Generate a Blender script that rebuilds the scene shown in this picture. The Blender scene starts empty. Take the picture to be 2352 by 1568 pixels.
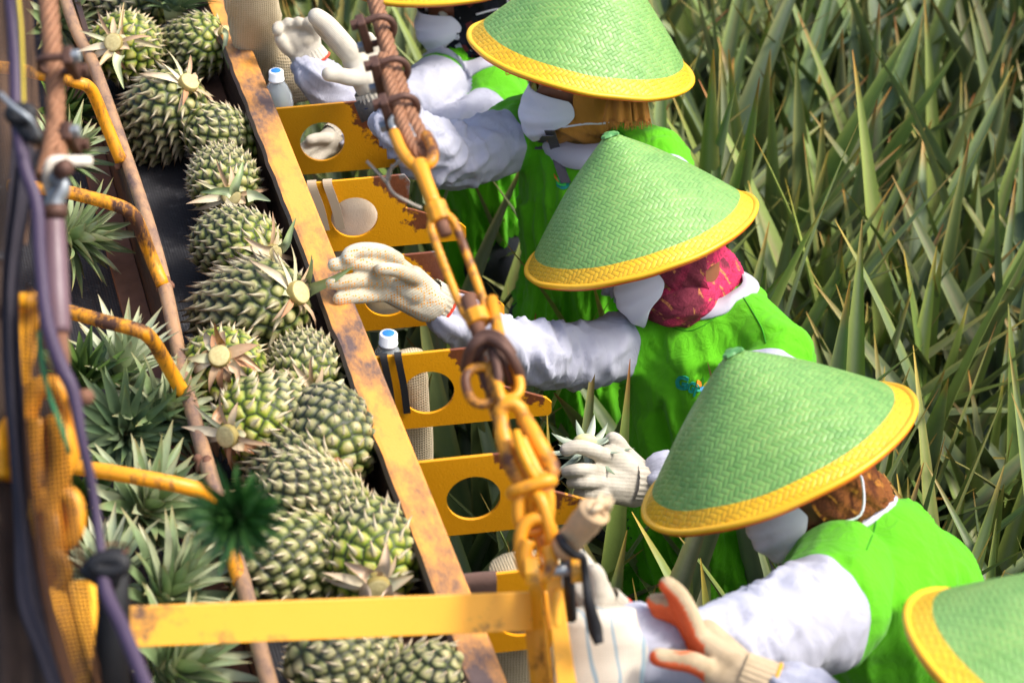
import bpy, bmesh, math, random
import numpy as np
from mathutils import Vector, Matrix, noise
from mathutils.bvhtree import BVHTree
R_ = math.radians
sc = bpy.context.scene
COL = sc.collection
# ---------------------------------------------------------------- camera
FPX, PITCH, YAW, CZ = 5800.0, 34.3, 15.3, 3.5      # focal length in 1/2352 of the frame width
C0 = Vector((0, 0, CZ))
_p, _y = R_(PITCH), R_(YAW)
VIEW = Vector((math.sin(_y)*math.cos(_p), math.cos(_y)*math.cos(_p), -math.sin(_p)))
RT = VIEW.cross(Vector((0, 0, 1))).normalized()
UP = RT.cross(VIEW).normalized()
BK = -VIEW
cd = bpy.data.cameras.new('camera'); cam = bpy.data.objects.new('camera', cd); COL.objects.link(cam)
cd.sensor_width = 36; cd.lens = 36*FPX/2352; cd.clip_start = 0.1; cd.clip_end = 500
cam.location = C0
cam.rotation_euler = VIEW.to_track_quat('-Z', 'Y').to_euler()
cd.dof.use_dof = True; cd.dof.focus_distance = 4.55; cd.dof.aperture_fstop = 4.2
sc.camera = cam
# ---------------------------------------------------------------- light
SUN_DIR = Vector((0.62, -0.22, 0.88)).normalized()     # towards the sun
w = bpy.data.worlds.new('World'); sc.world = w; w.use_nodes = True
nt = w.node_tree; bg = nt.nodes['Background']
sky = nt.nodes.new('ShaderNodeTexSky'); sky.sky_type = 'NISHITA'; sky.sun_disc = False
sky.sun_elevation = math.asin(SUN_DIR.z); sky.sun_rotation = math.atan2(SUN_DIR.x, SUN_DIR.y)
sky.dust_density = 4.0; sky.air_density = 1.0; sky.ozone_density = 0.6
nt.links.new(sky.outputs[0], bg.inputs[0]); bg.inputs[1].default_value = 0.15
sl = bpy.data.lights.new('sun', 'SUN'); so = bpy.data.objects.new('sun', sl); COL.objects.link(so)
sl.energy = 2.0; sl.angle = R_(14); sl.color = (1, 0.965, 0.9)
so.rotation_euler = SUN_DIR.to_track_quat('Z', 'Y').to_euler(); so.location = (3, -1, 8)
sc.view_settings.view_transform = 'Standard'; sc.view_settings.look = 'None'
sc.view_settings.exposure = 0.84; sc.view_settings.gamma = 1
# ---------------------------------------------------------------- helpers
def D(u, v, d):
    return C0 + VIEW*d + RT*((u-1176)/FPX*d) - UP*((v-784)/FPX*d)
def P(u, v, z):
    r = VIEW + RT*((u-1176)/FPX) - UP*((v-784)/FPX)
    return C0 + r*((z-CZ)/r.z)
def IV(r, dn, tc):
    return (RT*r - UP*dn + BK*tc).normalized()
def lin(h):
    h = h.lstrip('#'); o = []
    for i in (0, 2, 4):
        c = int(h[i:i+2], 16)/255
        o.append(c/12.92 if c <= .04045 else ((c+.055)/1.055)**2.4)
    return o
def tag(o, label=None, cat=None, group=None, kind=None):
    if label: o['label'] = label
    if cat: o['category'] = cat
    if group: o['group'] = group
    if kind: o['kind'] = kind
    return o
def empty(name, loc, label, cat, group=None):
    o = bpy.data.objects.new(name, None); COL.objects.link(o); o.location = loc
    o.empty_display_size = .05
    return tag(o, label, cat, group)
def wloc(o):
    p = Vector((0, 0, 0))
    while o is not None:
        p = p + Vector(o.location); o = o.parent
    return p
def mdata(name, V, F, mat=None, smooth=True, col=None, uv=None, mi=None):
    me = bpy.data.meshes.new(name)
    me.from_pydata([tuple(v) for v in V], [], [tuple(f) for f in F]); me.update()
    if mat is not None:
        for m in (mat if isinstance(mat, (list, tuple)) else [mat]): me.materials.append(m)
    if smooth: me.polygons.foreach_set('use_smooth', [True]*len(me.polygons))
    if mi is not None: me.polygons.foreach_set('material_index', mi)
    if col is not None:
        ca = me.color_attributes.new('Col', 'FLOAT_COLOR', 'POINT')
        a = np.ones((len(V), 4), np.float32); a[:, :3] = np.asarray(col, np.float32).reshape(-1, 3)
        ca.data.foreach_set('color', a.ravel())
    if uv is not None:
        ul = me.uv_layers.new(name='UVMap')
        li = np.zeros(len(me.loops), np.int32); me.loops.foreach_get('vertex_index', li)
        ul.data.foreach_set('uv', np.asarray(uv, np.float32)[li].ravel())
    return me
def link(name, me, parent=None, loc=(0, 0, 0)):
    o = bpy.data.objects.new(name, me); COL.objects.link(o); o.location = loc
    if parent is not None: o.parent = parent
    return o
def obj(name, VF, mat, parent=None, smooth=True, local=False, **k):
    """world-space verts -> object; origin at parent's (or at the thing's own base)"""
    V, F = VF[0], VF[1]
    V = [Vector(v) for v in V]
    if parent is not None:
        off = Vector((0, 0, 0)) if local else wloc(parent)
        return link(name, mdata(name, [v-off for v in V], F, mat, smooth, **k), parent)
    xs = [v.x for v in V]; ys = [v.y for v in V]; zs = [v.z for v in V]
    off = Vector(((min(xs)+max(xs))/2, (min(ys)+max(ys))/2, min(zs)))
    return link(name, mdata(name, [v-off for v in V], F, mat, smooth, **k), None, off)
def merge(*parts):
    V, F = [], []
    for v, f in parts:
        n = len(V); V += list(v); F += [tuple(i+n for i in q) for q in f]
    return V, F
def frame(d, hint=None):
    d = Vector(d).normalized()
    h = Vector(hint) if hint is not None else (Vector((0, 0, 1)) if abs(d.z) < .9 else Vector((1, 0, 0)))
    a = (h - d*h.dot(d)).normalized(); b = d.cross(a)
    return a, b
def catmull(pts, n=6):
    pts = [Vector(p) for p in pts]; out = []
    m = len(pts)
    for i in range(m-1):
        p0 = pts[max(i-1, 0)]; p1 = pts[i]; p2 = pts[i+1]; p3 = pts[min(i+2, m-1)]
        for k in range(n):
            t = k/n
            out.append(.5*((2*p1)+(p2-p0)*t+(2*p0-5*p1+4*p2-p3)*t*t+(3*p1-p0-3*p2+p3)*t**3))
    out.append(pts[-1]); return out
def lerps(vals, n):
    out = []
    for i in range(len(vals)-1):
        for k in range(n): out.append(vals[i]+(vals[i+1]-vals[i])*k/n)
    out.append(vals[-1]); return out
def tube(pts, r, seg=12, closed=False, cap=True, smooth=0, hint=None, rfun=None, flat=1.0):
    if smooth:
        rr = lerps(r, smooth) if isinstance(r, (list, tuple)) else r
        pts = catmull(pts, smooth); r = rr
    pts = [Vector(p) for p in pts]; n = len(pts)
    if not isinstance(r, (list, tuple)): r = [r]*n
    V, F = [], []; prev = None
    for i in range(n):
        if closed: d = pts[(i+1) % n]-pts[i-1]
        else: d = pts[min(i+1, n-1)]-pts[max(i-1, 0)]
        if d.length < 1e-9: d = Vector((0, 0, 1))
        a, b = frame(d, prev if prev is not None else hint); prev = a
        for k in range(seg):
            t = 2*math.pi*k/seg
            q = r[i]*(rfun(i, t) if rfun else 1)
            V.append(pts[i]+a*(q*math.cos(t))+b*(q*math.sin(t)*flat))
    m = n if closed else n-1
    for i in range(m):
        j = (i+1) % n
        for k in range(seg):
            l = (k+1) % seg
            F.append((i*seg+k, i*seg+l, j*seg+l, j*seg+k))
    if cap and not closed:
        F.append(tuple(range(seg-1, -1, -1))); F.append(tuple((n-1)*seg+k for k in range(seg)))
    return V, F
def box(c, ax, ay, az):
    """centre + three half-axis vectors"""
    c = Vector(c); V = []
    for i in (-1, 1):
        for j in (-1, 1):
            for k in (-1, 1): V.append(c+ax*i+ay*j+az*k)
    F = [(0, 1, 3, 2), (4, 6, 7, 5), (0, 4, 5, 1), (2, 3, 7, 6), (0, 2, 6, 4), (1, 5, 7, 3)]
    return V, F
def bevelled(VF, w=.002, seg=2):
    bm = bmesh.new()
    vs = [bm.verts.new(v) for v in VF[0]]
    for f in VF[1]:
        try: bm.faces.new([vs[i] for i in f])
        except ValueError: pass
    bmesh.ops.recalc_face_normals(bm, faces=bm.faces)
    bmesh.ops.bevel(bm, geom=list(bm.edges), offset=w, segments=seg, profile=.5, affect='EDGES', clamp_overlap=True)
    r = bm2vf(bm); bm.free(); return r
def bm2vf(bm):
    bm.verts.ensure_lookup_table(); bm.verts.index_update()
    return [v.co.copy() for v in bm.verts], [tuple(v.index for v in f.verts) for f in bm.faces]
def sphere(c, rx, ry=None, rz=None, ax=None, seg=16, rings=10):
    ry = ry or rx; rz = rz or rx; c = Vector(c)
    A = ax or (Vector((1, 0, 0)), Vector((0, 1, 0)), Vector((0, 0, 1)))
    V, F = [], []
    for i in range(rings+1):
        th = math.pi*i/rings
        for k in range(seg):
            ph = 2*math.pi*k/seg
            V.append(c+A[0]*(rx*math.sin(th)*math.cos(ph))+A[1]*(ry*math.sin(th)*math.sin(ph))+A[2]*(rz*math.cos(th)))
    for i in range(rings):
        for k in range(seg):
            l = (k+1) % seg
            F.append((i*seg+k, (i+1)*seg+k, (i+1)*seg+l, i*seg+l))
    return V, F
def ring_loft(secs, seg=28, cap=True):
    """secs: (centre, axisA, ra, axisB, rb)"""
    V, F = [], []
    for c, a, ra, b, rb in secs:
        for k in range(seg):
            t = 2*math.pi*k/seg
            V.append(Vector(c)+a*(ra*math.cos(t))+b*(rb*math.sin(t)))
    n = len(secs)
    for i in range(n-1):
        for k in range(seg):
            l = (k+1) % seg; F.append((i*seg+k, i*seg+l, (i+1)*seg+l, (i+1)*seg+k))
    if cap:
        F.append(tuple(range(seg-1, -1, -1))); F.append(tuple((n-1)*seg+k for k in range(seg)))
    return V, F
def capsule_chain(pts, rad, seg=14):
    """swept ball chain with round ends"""
    pts = [Vector(p) for p in pts]
    parts = [tube(pts, list(rad), seg=seg, smooth=0)]
    for p, r in zip(pts, rad): parts.append(sphere(p, r*.995, seg=seg, rings=8))
    return merge(*parts)
def remesh(VF, voxel, smooth=4, fac=.5):
    """weld overlapping closed shells into one continuous skin"""
    me = bpy.data.meshes.new('tmp'); me.from_pydata([tuple(v) for v in VF[0]], [], VF[1]); me.update()
    bm = bmesh.new(); bm.from_mesh(me); bmesh.ops.recalc_face_normals(bm, faces=bm.faces); bm.to_mesh(me); bm.free()
    o = bpy.data.objects.new('tmp', me); COL.objects.link(o)
    m = o.modifiers.new('r', 'REMESH'); m.mode = 'VOXEL'; m.voxel_size = voxel; m.use_smooth_shade = True
    if smooth:
        s = o.modifiers.new('s', 'SMOOTH'); s.factor = fac; s.iterations = smooth
    dg = bpy.context.evaluated_depsgraph_get(); e = o.evaluated_get(dg); em = e.to_mesh()
    V = [v.co.copy() for v in em.vertices]; F = [tuple(p.vertices) for p in em.polygons]
    e.to_mesh_clear(); bpy.data.objects.remove(o); bpy.data.meshes.remove(me)
    return V, F
def vnormals(V, F):
    A = np.array([tuple(v) for v in V]); N = np.zeros_like(A)
    q = np.array([f for f in F if len(f) == 4]); 
    if len(q):
        n = np.cross(A[q[:, 2]]-A[q[:, 0]], A[q[:, 3]]-A[q[:, 1]])
        for k in range(4): np.add.at(N, q[:, k], n)
    for f in F:
        if len(f) != 4:
            n = np.cross(A[f[1]]-A[f[0]], A[f[2]]-A[f[0]])
            for i in f: N[i] += n
    N /= (np.linalg.norm(N, axis=1)[:, None]+1e-12)
    return A, N
# ---------------------------------------------------------------- materials
class MB:
    def __init__(s, name, rough=.6, metal=0, spec=.5):
        s.m = bpy.data.materials.new(name); s.m.use_nodes = True; s.t = s.m.node_tree
        s.b = s.t.nodes['Principled BSDF']; s.b.inputs['Roughness'].default_value = rough
        s.b.inputs['Metallic'].default_value = metal
        s.b.inputs['Specular IOR Level'].default_value = spec
        s._tc = None
    def n(s, typ, **k):
        nd = s.t.nodes.new(typ)
        for a, b in k.items(): setattr(nd, a, b)
        return nd
    def set(s, inp, v):
        if isinstance(v, bpy.types.NodeSocket): s.t.links.new(v, inp)
        elif isinstance(v, (list, tuple)) and len(v) == 3 and inp.type == 'RGBA': inp.default_value = (*v, 1)
        else: inp.default_value = v
    def tc(s, which='Object', scale=(1, 1, 1), rot=(0, 0, 0)):
        if s._tc is None: s._tc = s.n('ShaderNodeTexCoord')
        if scale == (1, 1, 1) and rot == (0, 0, 0): return s._tc.outputs[which]
        mp = s.n('ShaderNodeMapping'); mp.inputs['Scale'].default_value = scale; mp.inputs['Rotation'].default_value = rot
        s.t.links.new(s._tc.outputs[which], mp.inputs[0]); return mp.outputs[0]
    def noise(s, scale, detail=4, rough=.6, vec=None, dist=0):
        nd = s.n('ShaderNodeTexNoise'); nd.inputs['Scale'].default_value = scale
        nd.inputs['Detail'].default_value = detail; nd.inputs['Roughness'].default_value = rough
        nd.inputs['Distortion'].default_value = dist
        s.t.links.new(vec if vec is not None else s.tc(), nd.inputs['Vector']); return nd.outputs[0]
    def wave(s, scale, vec, dist=0, bands='X'):
        nd = s.n('ShaderNodeTexWave'); nd.bands_direction = bands; nd.inputs['Scale'].default_value = scale
        nd.inputs['Distortion'].default_value = dist; s.t.links.new(vec, nd.inputs['Vector']); return nd.outputs['Fac']
    def ramp(s, fac, *st):
        nd = s.n('ShaderNodeValToRGB'); s.set(nd.inputs[0], fac); e = nd.color_ramp.elements
        while len(e) < len(st): e.new(.5)
        for i, (p, c) in enumerate(st):
            e[i].position = p
            c = (c, c, c) if isinstance(c, (int, float)) else c
            e[i].color = (*c, 1)
        return nd.outputs[0]
    def mix(s, f, a, b, mode='MIX'):
        nd = s.n('ShaderNodeMix'); nd.data_type = 'RGBA'; nd.blend_type = mode
        s.set(nd.inputs[0], f); s.set(nd.inputs[6], a); s.set(nd.inputs[7], b); return nd.outputs[2]
    def m_(s, op, a, b=None, c=None):
        nd = s.n('ShaderNodeMath', operation=op); s.set(nd.inputs[0], a)
        if b is not None: s.set(nd.inputs[1], b)
        if c is not None: s.set(nd.inputs[2], c)
        return nd.outputs[0]
    def bump(s, h, strength=.5, dist=.002):
        nd = s.n('ShaderNodeBump'); nd.inputs['Strength'].default_value = strength; nd.inputs['Distance'].default_value = dist
        s.set(nd.inputs['Height'], h); s.t.links.new(nd.outputs[0], s.b.inputs['Normal'])
    def color(s, c): s.set(s.b.inputs['Base Color'], c); return s
    def rough(s, r): s.set(s.b.inputs['Roughness'], r); return s
    def attr(s, name='Col'):
        nd = s.n('ShaderNodeAttribute'); nd.attribute_name = name; return nd.outputs['Color']
def simple(name, c, rough=.6, metal=0, var=.15, scale=30, bump=0, bs=200):
    b = MB(name, rough, metal); c = lin(c) if isinstance(c, str) else c
    f = b.noise(scale, 5, .65)
    b.color(b.mix(f, [x*(1-var) for x in c], [min(1, x*(1+var)) for x in c]))
    if bump: b.bump(b.noise(bs, 3), bump, .001)
    return b.m
def worn(name, paint, under, thr=.55, scale=14, stretch=(1, 1, 1), rough=.5, soft=.05, paint2=None, bumpy=.3, rust=None, rthr=.62):
    b = MB(name, rough); v = b.tc(scale=stretch)
    n1 = b.noise(scale, 12, .72, v); n2 = b.noise(scale*.28, 5, .6, v)
    f = b.m_('ADD', b.m_('MULTIPLY', n1, .6), b.m_('MULTIPLY', n2, .4))
    mask = b.ramp(f, (thr-soft, 0.0), (thr+soft, 1.0))
    pc = lin(paint); p2 = lin(paint2) if paint2 else [x*.8 for x in pc]
    pc_ = b.mix(b.noise(6, 6, .7), p2, pc)
    un = b.mix(b.noise(60, 6, .7), [x*.45 for x in lin(under)], lin(under))
    c = b.mix(mask, pc_, un)
    if rust:
        rm = b.ramp(b.noise(scale*.22, 8, .7), (rthr-.04, 0.0), (rthr+.04, 1.0))
        c = b.mix(rm, c, b.mix(b.noise(90, 5), lin(rust), [x*.35 for x in lin(rust)]))
    fleck = b.ramp(b.noise(170, 4, .75), (.66, 0.0), (.72, 1.0))
    c = b.mix(b.m_('MULTIPLY', fleck, .7), c, lin('#5a4232'))
    b.color(c); b.rough(b.mix(mask, (.42,)*3, (.8,)*3))
    b.bump(b.m_('ADD', b.m_('MULTIPLY', mask, -.6), b.noise(260, 3)), bumpy, .0012)
    return b.m
YEL = worn('yellow paint', '#f0a412', '#6a4028', .57, 26, rust='#7b3f20', rthr=.66)
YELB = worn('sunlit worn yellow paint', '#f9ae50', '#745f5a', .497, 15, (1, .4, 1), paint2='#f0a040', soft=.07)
CHN = worn('chipped chain paint', '#ecA428', '#6d4a38', .59, 34, paint2='#dd8d14', soft=.05, rust='#7a4a2c', rthr=.60)
YELC = worn('clean yellow paint', '#fcb63a', '#80604a', .60, 24, paint2='#f8ab2a')
TUBE = worn('rail paint', '#f6a41c', '#5b3a2c', .535, 40, (1, 1, .3), soft=.05)
TUBEP = worn('faded rail paint', '#ad8a6c', '#65555a', .53, 34, (1, .4, 1), soft=.08, paint2='#b98d60')
WEB = worn('shade-toned scraped steel', '#3d2f2a', '#6b4c3a', .57, 12, (1, .3, 1), soft=.12, paint2='#241c1a')  # dark base holds the shade of the beam's side; scrapes are wear
RUST = simple('rusty steel', '#7a5440', .8, .1, .4, 40, .4)
ROPE = simple('rusty wire rope steel', '#94694c', .6, .3, .45, 60, .3)
CLAMP = simple('dark rusted clamp steel', '#5e4338', .6, .4, .4, 50, .3)
STEEL = simple('galvanised steel', '#9aa0a4', .45, .6, .25, 40, .1)
DARK = simple('dark rubber', '#17171a', .6, 0, .3, 60)
STUB = MB('cut fruit flesh', .7)
STUB.color(STUB.mix(STUB.noise(220, 4), lin('#a8965a'), lin('#e0d49c'))); STUB = STUB.m
SKIN = simple('brown skin', '#8a5538', .5, 0, .12, 25, .2, 400)
WHITE = simple('white plastic', '#e9ebec', .35, 0, .05)
BLUE = simple('blue print', '#2f7fd0', .5, 0, .1)
EYEW = simple('eye white', '#e8e4dc', .2, 0, .03); EYEB = simple('iris brown', '#2a150c', .15, 0, .1)
def attrmat(name, rough=.5, bs=0, bstr=.2, spec=.5, sub=0):
    b = MB(name, rough, spec=spec); c = b.attr()
    c = b.mix(b.noise(90, 4), b.mix(1.0, c, (.78, .78, .78), 'MULTIPLY'), c)
    b.color(c)
    if bs: b.bump(b.noise(bs, 4), bstr, .001)
    return b.m
RIND = attrmat('pineapple rind', .5, 300, .5)
LEAF = attrmat('pineapple leaf', .42, 120, .15, .5)
DRYL = attrmat('dried bract', .7, 200, .4)
def cloth(name, c1, c2=None, bs=900, bstr=.25, rough=.85, crease=.5):
    b = MB(name, rough, spec=.25); c1 = lin(c1); c2 = lin(c2) if c2 else [x*.86 for x in c1]
    base = b.mix(b.noise(9, 4), c2, c1)
    dirt = b.ramp(b.noise(7, 9, .75), (.60, 0.0), (.74, 1.0)); spk = b.ramp(b.noise(120, 3, .7), (.715, 0.0), (.74, 1.0))
    base = b.mix(b.m_('MULTIPLY', dirt, .22), base, [x*.45 for x in lin('#8a7a58')])
    b.color(b.mix(b.m_('MULTIPLY', spk, .35), base, lin('#4a3d28')))
    h = b.m_('ADD', b.m_('MULTIPLY', b.noise(bs, 2), .12), b.m_('MULTIPLY', b.noise(22, 3, .5, b.tc(scale=(1, 1, .45)), 1.2), crease))
    b.bump(h, bstr, .012)
    b.b.inputs['Sheen Weight'].default_value = .1
    return b.m
GREEN = cloth('lime green cotton', '#62be12', '#54ae0e', crease=1.2, bstr=.6)
WCOT = cloth('white cotton', '#b9bac7', '#aeb0c0', crease=1.0, bstr=.5)
RIBW = cloth('white rib knit', '#c6c5d0', '#bbbac6', crease=.1)
MASKM = cloth('white mask cloth', '#e4e4ee', '#dcdce8', crease=.2)
TROU = cloth('dark trousers', '#23262e')
def knit(name, c1, c2, axis='X', dots=None):
    b = MB(name, .9, spec=.15)
    uv = b.tc('UV')
    h = b.wave(4.6, b.tc('UV'), .3)
    base = b.mix(b.m_('ADD', b.m_('MULTIPLY', h, .5), .5), lin(c2), lin(c1))
    base = b.mix(b.ramp(b.noise(14, 5), (.45, 0.0), (.8, 1.0)), base, [x*.72 for x in lin(c2)])
    if dots:
        vo = b.n('ShaderNodeTexVoronoi'); vo.inputs['Scale'].default_value = 190; vo.inputs['Randomness'].default_value = .15
        b.t.links.new(b.tc(), vo.inputs['Vector'])
        dm = b.ramp(vo.outputs['Distance'], (.28, 1.0), (.36, 0.0))
        base = b.mix(b.m_('MULTIPLY', dm, b.attr()), base, lin(dots))
    elif name.startswith('coated'):
        base = b.mix(b.attr(), base, b.mix(b.noise(30, 4), lin('#cf4a24'), lin('#f07a4c')))
    b.color(base); b.bump(b.m_('ADD', b.m_('ADD', b.m_('MULTIPLY', h, .7), b.m_('MULTIPLY', b.noise(60, 3, .5), 2.2)), b.m_('MULTIPLY', b.noise(700, 2), .8)), .55, .0013)
    return b.m
GLOVE = knit('cream knit glove', '#d0c9ba', '#b3a994')
GLOVED = knit('dotted knit glove', '#d2cab6', '#b8ad90', dots='#e89c10')
GLOVEO = knit('coated knit glove', '#cdb898', '#a8916c')
def burlap(name, c, c2):
    b = MB(name, .95, spec=.1); n = b.noise(26, 6, .7)
    a = b.wave(70, b.tc(), 1.5, 'X'); c_ = b.wave(60, b.tc(), 1.5, 'Z')
    h = b.m_('MAXIMUM', a, c_)
    b.color(b.mix(n, lin(c2), b.mix(h, lin(c2), lin(c)))); b.bump(h, .6, .003); return b.m
BURL = burlap('burlap', '#e6dabc', '#ad9a78')
BELT = MB('black conveyor belt', .75)
_n = BELT.ramp(BELT.noise(34, 8, .75), (.56, 0.0), (.80, 1.0)); _d = BELT.noise(3, 4)
BELT.color(BELT.mix(BELT.m_('MULTIPLY', _n, _d), lin('#26262a'), lin('#8d8c8e')))
BELT.bump(BELT.m_('ADD', BELT.wave(60, BELT.tc(), 0, 'X'), BELT.wave(60, BELT.tc(), 0, 'Y')), .5, .0015); BELT = BELT.m
SOIL = simple('dark soil', '#2c2418', .95, 0, .5, 12, .6, 40)
SACK = simple('brown rag', '#6b5248', .95, 0, .2, 30, .5)
# ---------------------------------------------------------------- woven hat material
def weave_mat(name, cA, cB, cgap, s=.0076):
    b = MB(name, .38, spec=.5)
    sep = b.n('ShaderNodeSeparateXYZ'); b.t.links.new(b.tc('UV'), sep.inputs[0])
    wob = b.m_('MULTIPLY', b.m_('SUBTRACT', b.noise(9, 2), .5), 2.2)
    U = b.m_('ADD', b.m_('MULTIPLY', b.m_('ADD', sep.outputs[0], sep.outputs[1]), .7071/s), wob)
    Vv = b.m_('ADD', b.m_('MULTIPLY', b.m_('SUBTRACT', sep.outputs[0], sep.outputs[1]), .7071/s), wob)
    U = b.m_('ADD', U, 400.0); Vv = b.m_('ADD', Vv, 400.0)
    i = b.m_('FLOOR', U); j = b.m_('FLOOR', Vv); fa = b.m_('FRACT', U); fb = b.m_('FRACT', Vv)
    k = b.m_('MODULO', b.m_('ADD', i, j), 4.0)
    isA = b.m_('LESS_THAN', k, 1.5)
    def arch(x): return b.m_('MULTIPLY', b.m_('MULTIPLY', x, b.m_('SUBTRACT', 1.0, x)), 4.0)
    pa = b.m_('MULTIPLY', b.m_('ADD', k, fa), .5)
    pb = b.m_('MULTIPLY', b.m_('ADD', b.m_('SUBTRACT', k, 2.0), fb), .5)
    def sel(x, y):  # isA ? x : y
        return b.m_('ADD', b.m_('MULTIPLY', isA, x), b.m_('MULTIPLY', b.m_('SUBTRACT', 1.0, isA), y))
    along = b.m_('POWER', sel(arch(pa), arch(pb)), .45); acr0 = sel(arch(fb), arch(fa)); across = b.m_('POWER', acr0, .35)
    h = b.m_('MULTIPLY', along, across)
    # strip identity for per-strip colour
    wn = b.n('ShaderNodeTexWhiteNoise'); wn.noise_dimensions = '2D'
    cx = b.n('ShaderNodeCombineXYZ')
    b.set(cx.inputs[0], sel(j, b.m_('ADD', i, 77.3))); b.set(cx.inputs[1], sel(b.m_('FLOOR', b.m_('MULTIPLY', b.m_('SUBTRACT', i, k), .25)), b.m_('FLOOR', b.m_('MULTIPLY', b.m_('SUBTRACT', j, k), .25))))
    b.t.links.new(cx.outputs[0], wn.inputs['Vector'])
    fib = b.noise(1, 3, .7, sel2(b, sel, U, Vv))
    c = b.mix(wn.outputs['Value'], cA, cB)
    c = b.mix(b.ramp(b.noise(5, 5, .7), (.35, 0.0), (.75, 1.0)), c, b.mix(.5, c, [min(1, x*1.25+.02) for x in cA]))
    oi = b.n('ShaderNodeObjectInfo'); fd = b.noise(3.2, 5, .65); fd = b.ramp(b.m_('ADD', fd, b.m_('MULTIPLY', b.m_('SUBTRACT', oi.outputs['Random'], .5), .25)), (.40, 0.0), (.68, 1.0))
    c = b.mix(b.m_('MULTIPLY', fd, .40), c, [min(1, x*1.2+.05) for x in cA])
    dt = b.ramp(b.noise(14, 8, .8), (.60, 0.0), (.74, 1.0)); c = b.mix(b.m_('MULTIPLY', dt, .4), c, [x*.5 for x in cB])
    c = b.mix(b.m_('MULTIPLY', fib, .45), c, [x*.72 for x in cB])
    gap = b.ramp(h, (.18, 1.0), (.5, 0.0))
    sh = b.ramp(b.m_('ADD', b.noise(20, 3), 0.0), (.4, 0.0), (.65, 1.0))
    c = b.mix(b.m_('MULTIPLY', gap, .75), c, b.mix(sh, lin('#47602a'), cgap))
    b.color(c); b.bump(b.m_('ADD', h, b.m_('MULTIPLY', fib, .3)), .62, .0020)
    b.rough(b.mix(wn.outputs['Value'], (.34,)*3, (.52,)*3))
    return b.m
def sel2(b, sel, U, V):
    cx = b.n('ShaderNodeCombineXYZ')
    b.set(cx.inputs[0], b.m_('MULTIPLY', sel(V, U), 9.0)); b.set(cx.inputs[1], b.m_('MULTIPLY', sel(U, V), .5)); return cx.outputs[0]
HATG = weave_mat('green painted woven bamboo', lin('#83b25c'), lin('#659a4b'), lin('#bcc070'))
HATY = weave_mat('yellow painted woven bamboo', lin('#fbc41e'), lin('#efae10'), lin('#b07a10'))
HATR = simple('yellow painted rim cane', '#f7b824', .4, 0, .15, 18)
HATU = simple('orange painted rim underside', '#d8601a', .5, 0, .3, 14)
HATI = simple('bare bamboo lining', '#b99a58', .7, 0, .2, 30)
def vec_from(px, u, v, r, dn, tc): return None

# ---------------------------------------------------------------- ground, belts
GZ = -.38
def at(p, z): return Vector((p.x, p.y, z))
g = obj('ground', ([Vector((-60, -60, GZ)), Vector((60, -60, GZ)), Vector((60, 120, GZ)), Vector((-60, 120, GZ))], [(0, 1, 2, 3)]), SOIL, smooth=False)
tag(g, kind='structure')

ZB = 1.0            # belt surface
ZT = 1.13           # top of the side beam
def yof(u, v, z): return P(u, v, z).y
XR1 = sum(P(u, v, ZT).x for u, v in ((776, 590), (821, 700), (975, 1100), (1074, 1350)))/4       # right edge of beam top
XR0 = XR1-.053
ZR = 1.12
XL = (P(380, 655, ZR).x+P(600, 1500, ZR).x)/2          # left rail centre
YN, YF = 1.55, 9.0
print('beam x', XR0, XR1, 'rail', XL, 'cross y', yof(780, 1400, 1.35))
boom = empty('conveyor_boom', (XR0, 3, GZ), 'worn yellow steel conveyor boom with side beam, rail tube and black belts carrying the pineapples', 'conveyor')
def jag(pts, amp, seed):
    return pts
# side beam: a channel section with scarred, hammered edge
def beam_mesh():
    n = 260; V = []; F = []
    for i in range(n+1):
        y = YN+(YF-YN)*i/n
        w = .0035*(noise.noise(Vector((y*16, 0, 0)))+.6*noise.noise(Vector((y*55, 3, 0))))
        w2 = .002*noise.noise(Vector((y*9, 7, 0)))
        ring = [(XR0+.006, ZB-.05), (XR0+.004, ZT-.014), (XR0-.004-w, ZT-.007+w2), (XR0+.002-w, ZT-.001), (XR0+.008, ZT), (XR1-.004, ZT), (XR1, ZT-.004), (XR1, ZT-.010), (XR0+.014, ZT-.012), (XR0+.014, ZB-.05)]
        for x, z in ring: V.append(Vector((x, y, z)))
    m = 10
    for i in range(n):
        for k in range(m):
            l = (k+1) % m; F.append((i*m+k, (i+1)*m+k, (i+1)*m+l, i*m+l))
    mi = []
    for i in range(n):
        for k in range(m): mi.append(0 if 2 < k < 6 else 1)  # beam top sunlit, other faces shaded, both put into the material colours
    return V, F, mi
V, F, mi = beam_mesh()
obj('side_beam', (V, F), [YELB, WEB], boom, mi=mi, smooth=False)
# inner floor ledge beside belt
def strip(x0, x1, z0, z1, y0=YN, y1=YF, mat=WEB, name='ledge', par=None):
    return obj(name, bevelled(box(((x0+x1)/2, (y0+y1)/2, (z0+z1)/2), Vector(((x1-x0)/2, 0, 0)), Vector((0, (y1-y0)/2, 0)), Vector((0, 0, (z1-z0)/2))), .0015), mat, par or boom, smooth=False)
strip(XR0-.040, XR0+.002, ZB-.045, ZB-.002, mat=RUST, name='belt_guide')
XB0 = XL+.012; XB1 = XR0-.042
def beltmesh(x0, x1, z):
    V, F = [], []; nx, ny = 14, 200
    for i in range(ny+1):
        for k in range(nx+1):
            x = x0+(x1-x0)*k/nx; y = YN+(YF-YN)*i/ny
            V.append(Vector((x, y, z+.004*noise.noise(Vector((x*4, y*3, 0)))-.006*math.sin(math.pi*k/nx))))
    for i in range(ny):
        for k in range(nx):
            a = i*(nx+1)+k; F.append((a, a+1, a+nx+2, a+nx+1))
    return V, F
obj('belt', beltmesh(XB0, XB1, ZB-.004), BELT, boom)
XLL = XL-.36
obj('belt', beltmesh(XLL, XL-.012, ZB-.05), BELT, boom)
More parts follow.
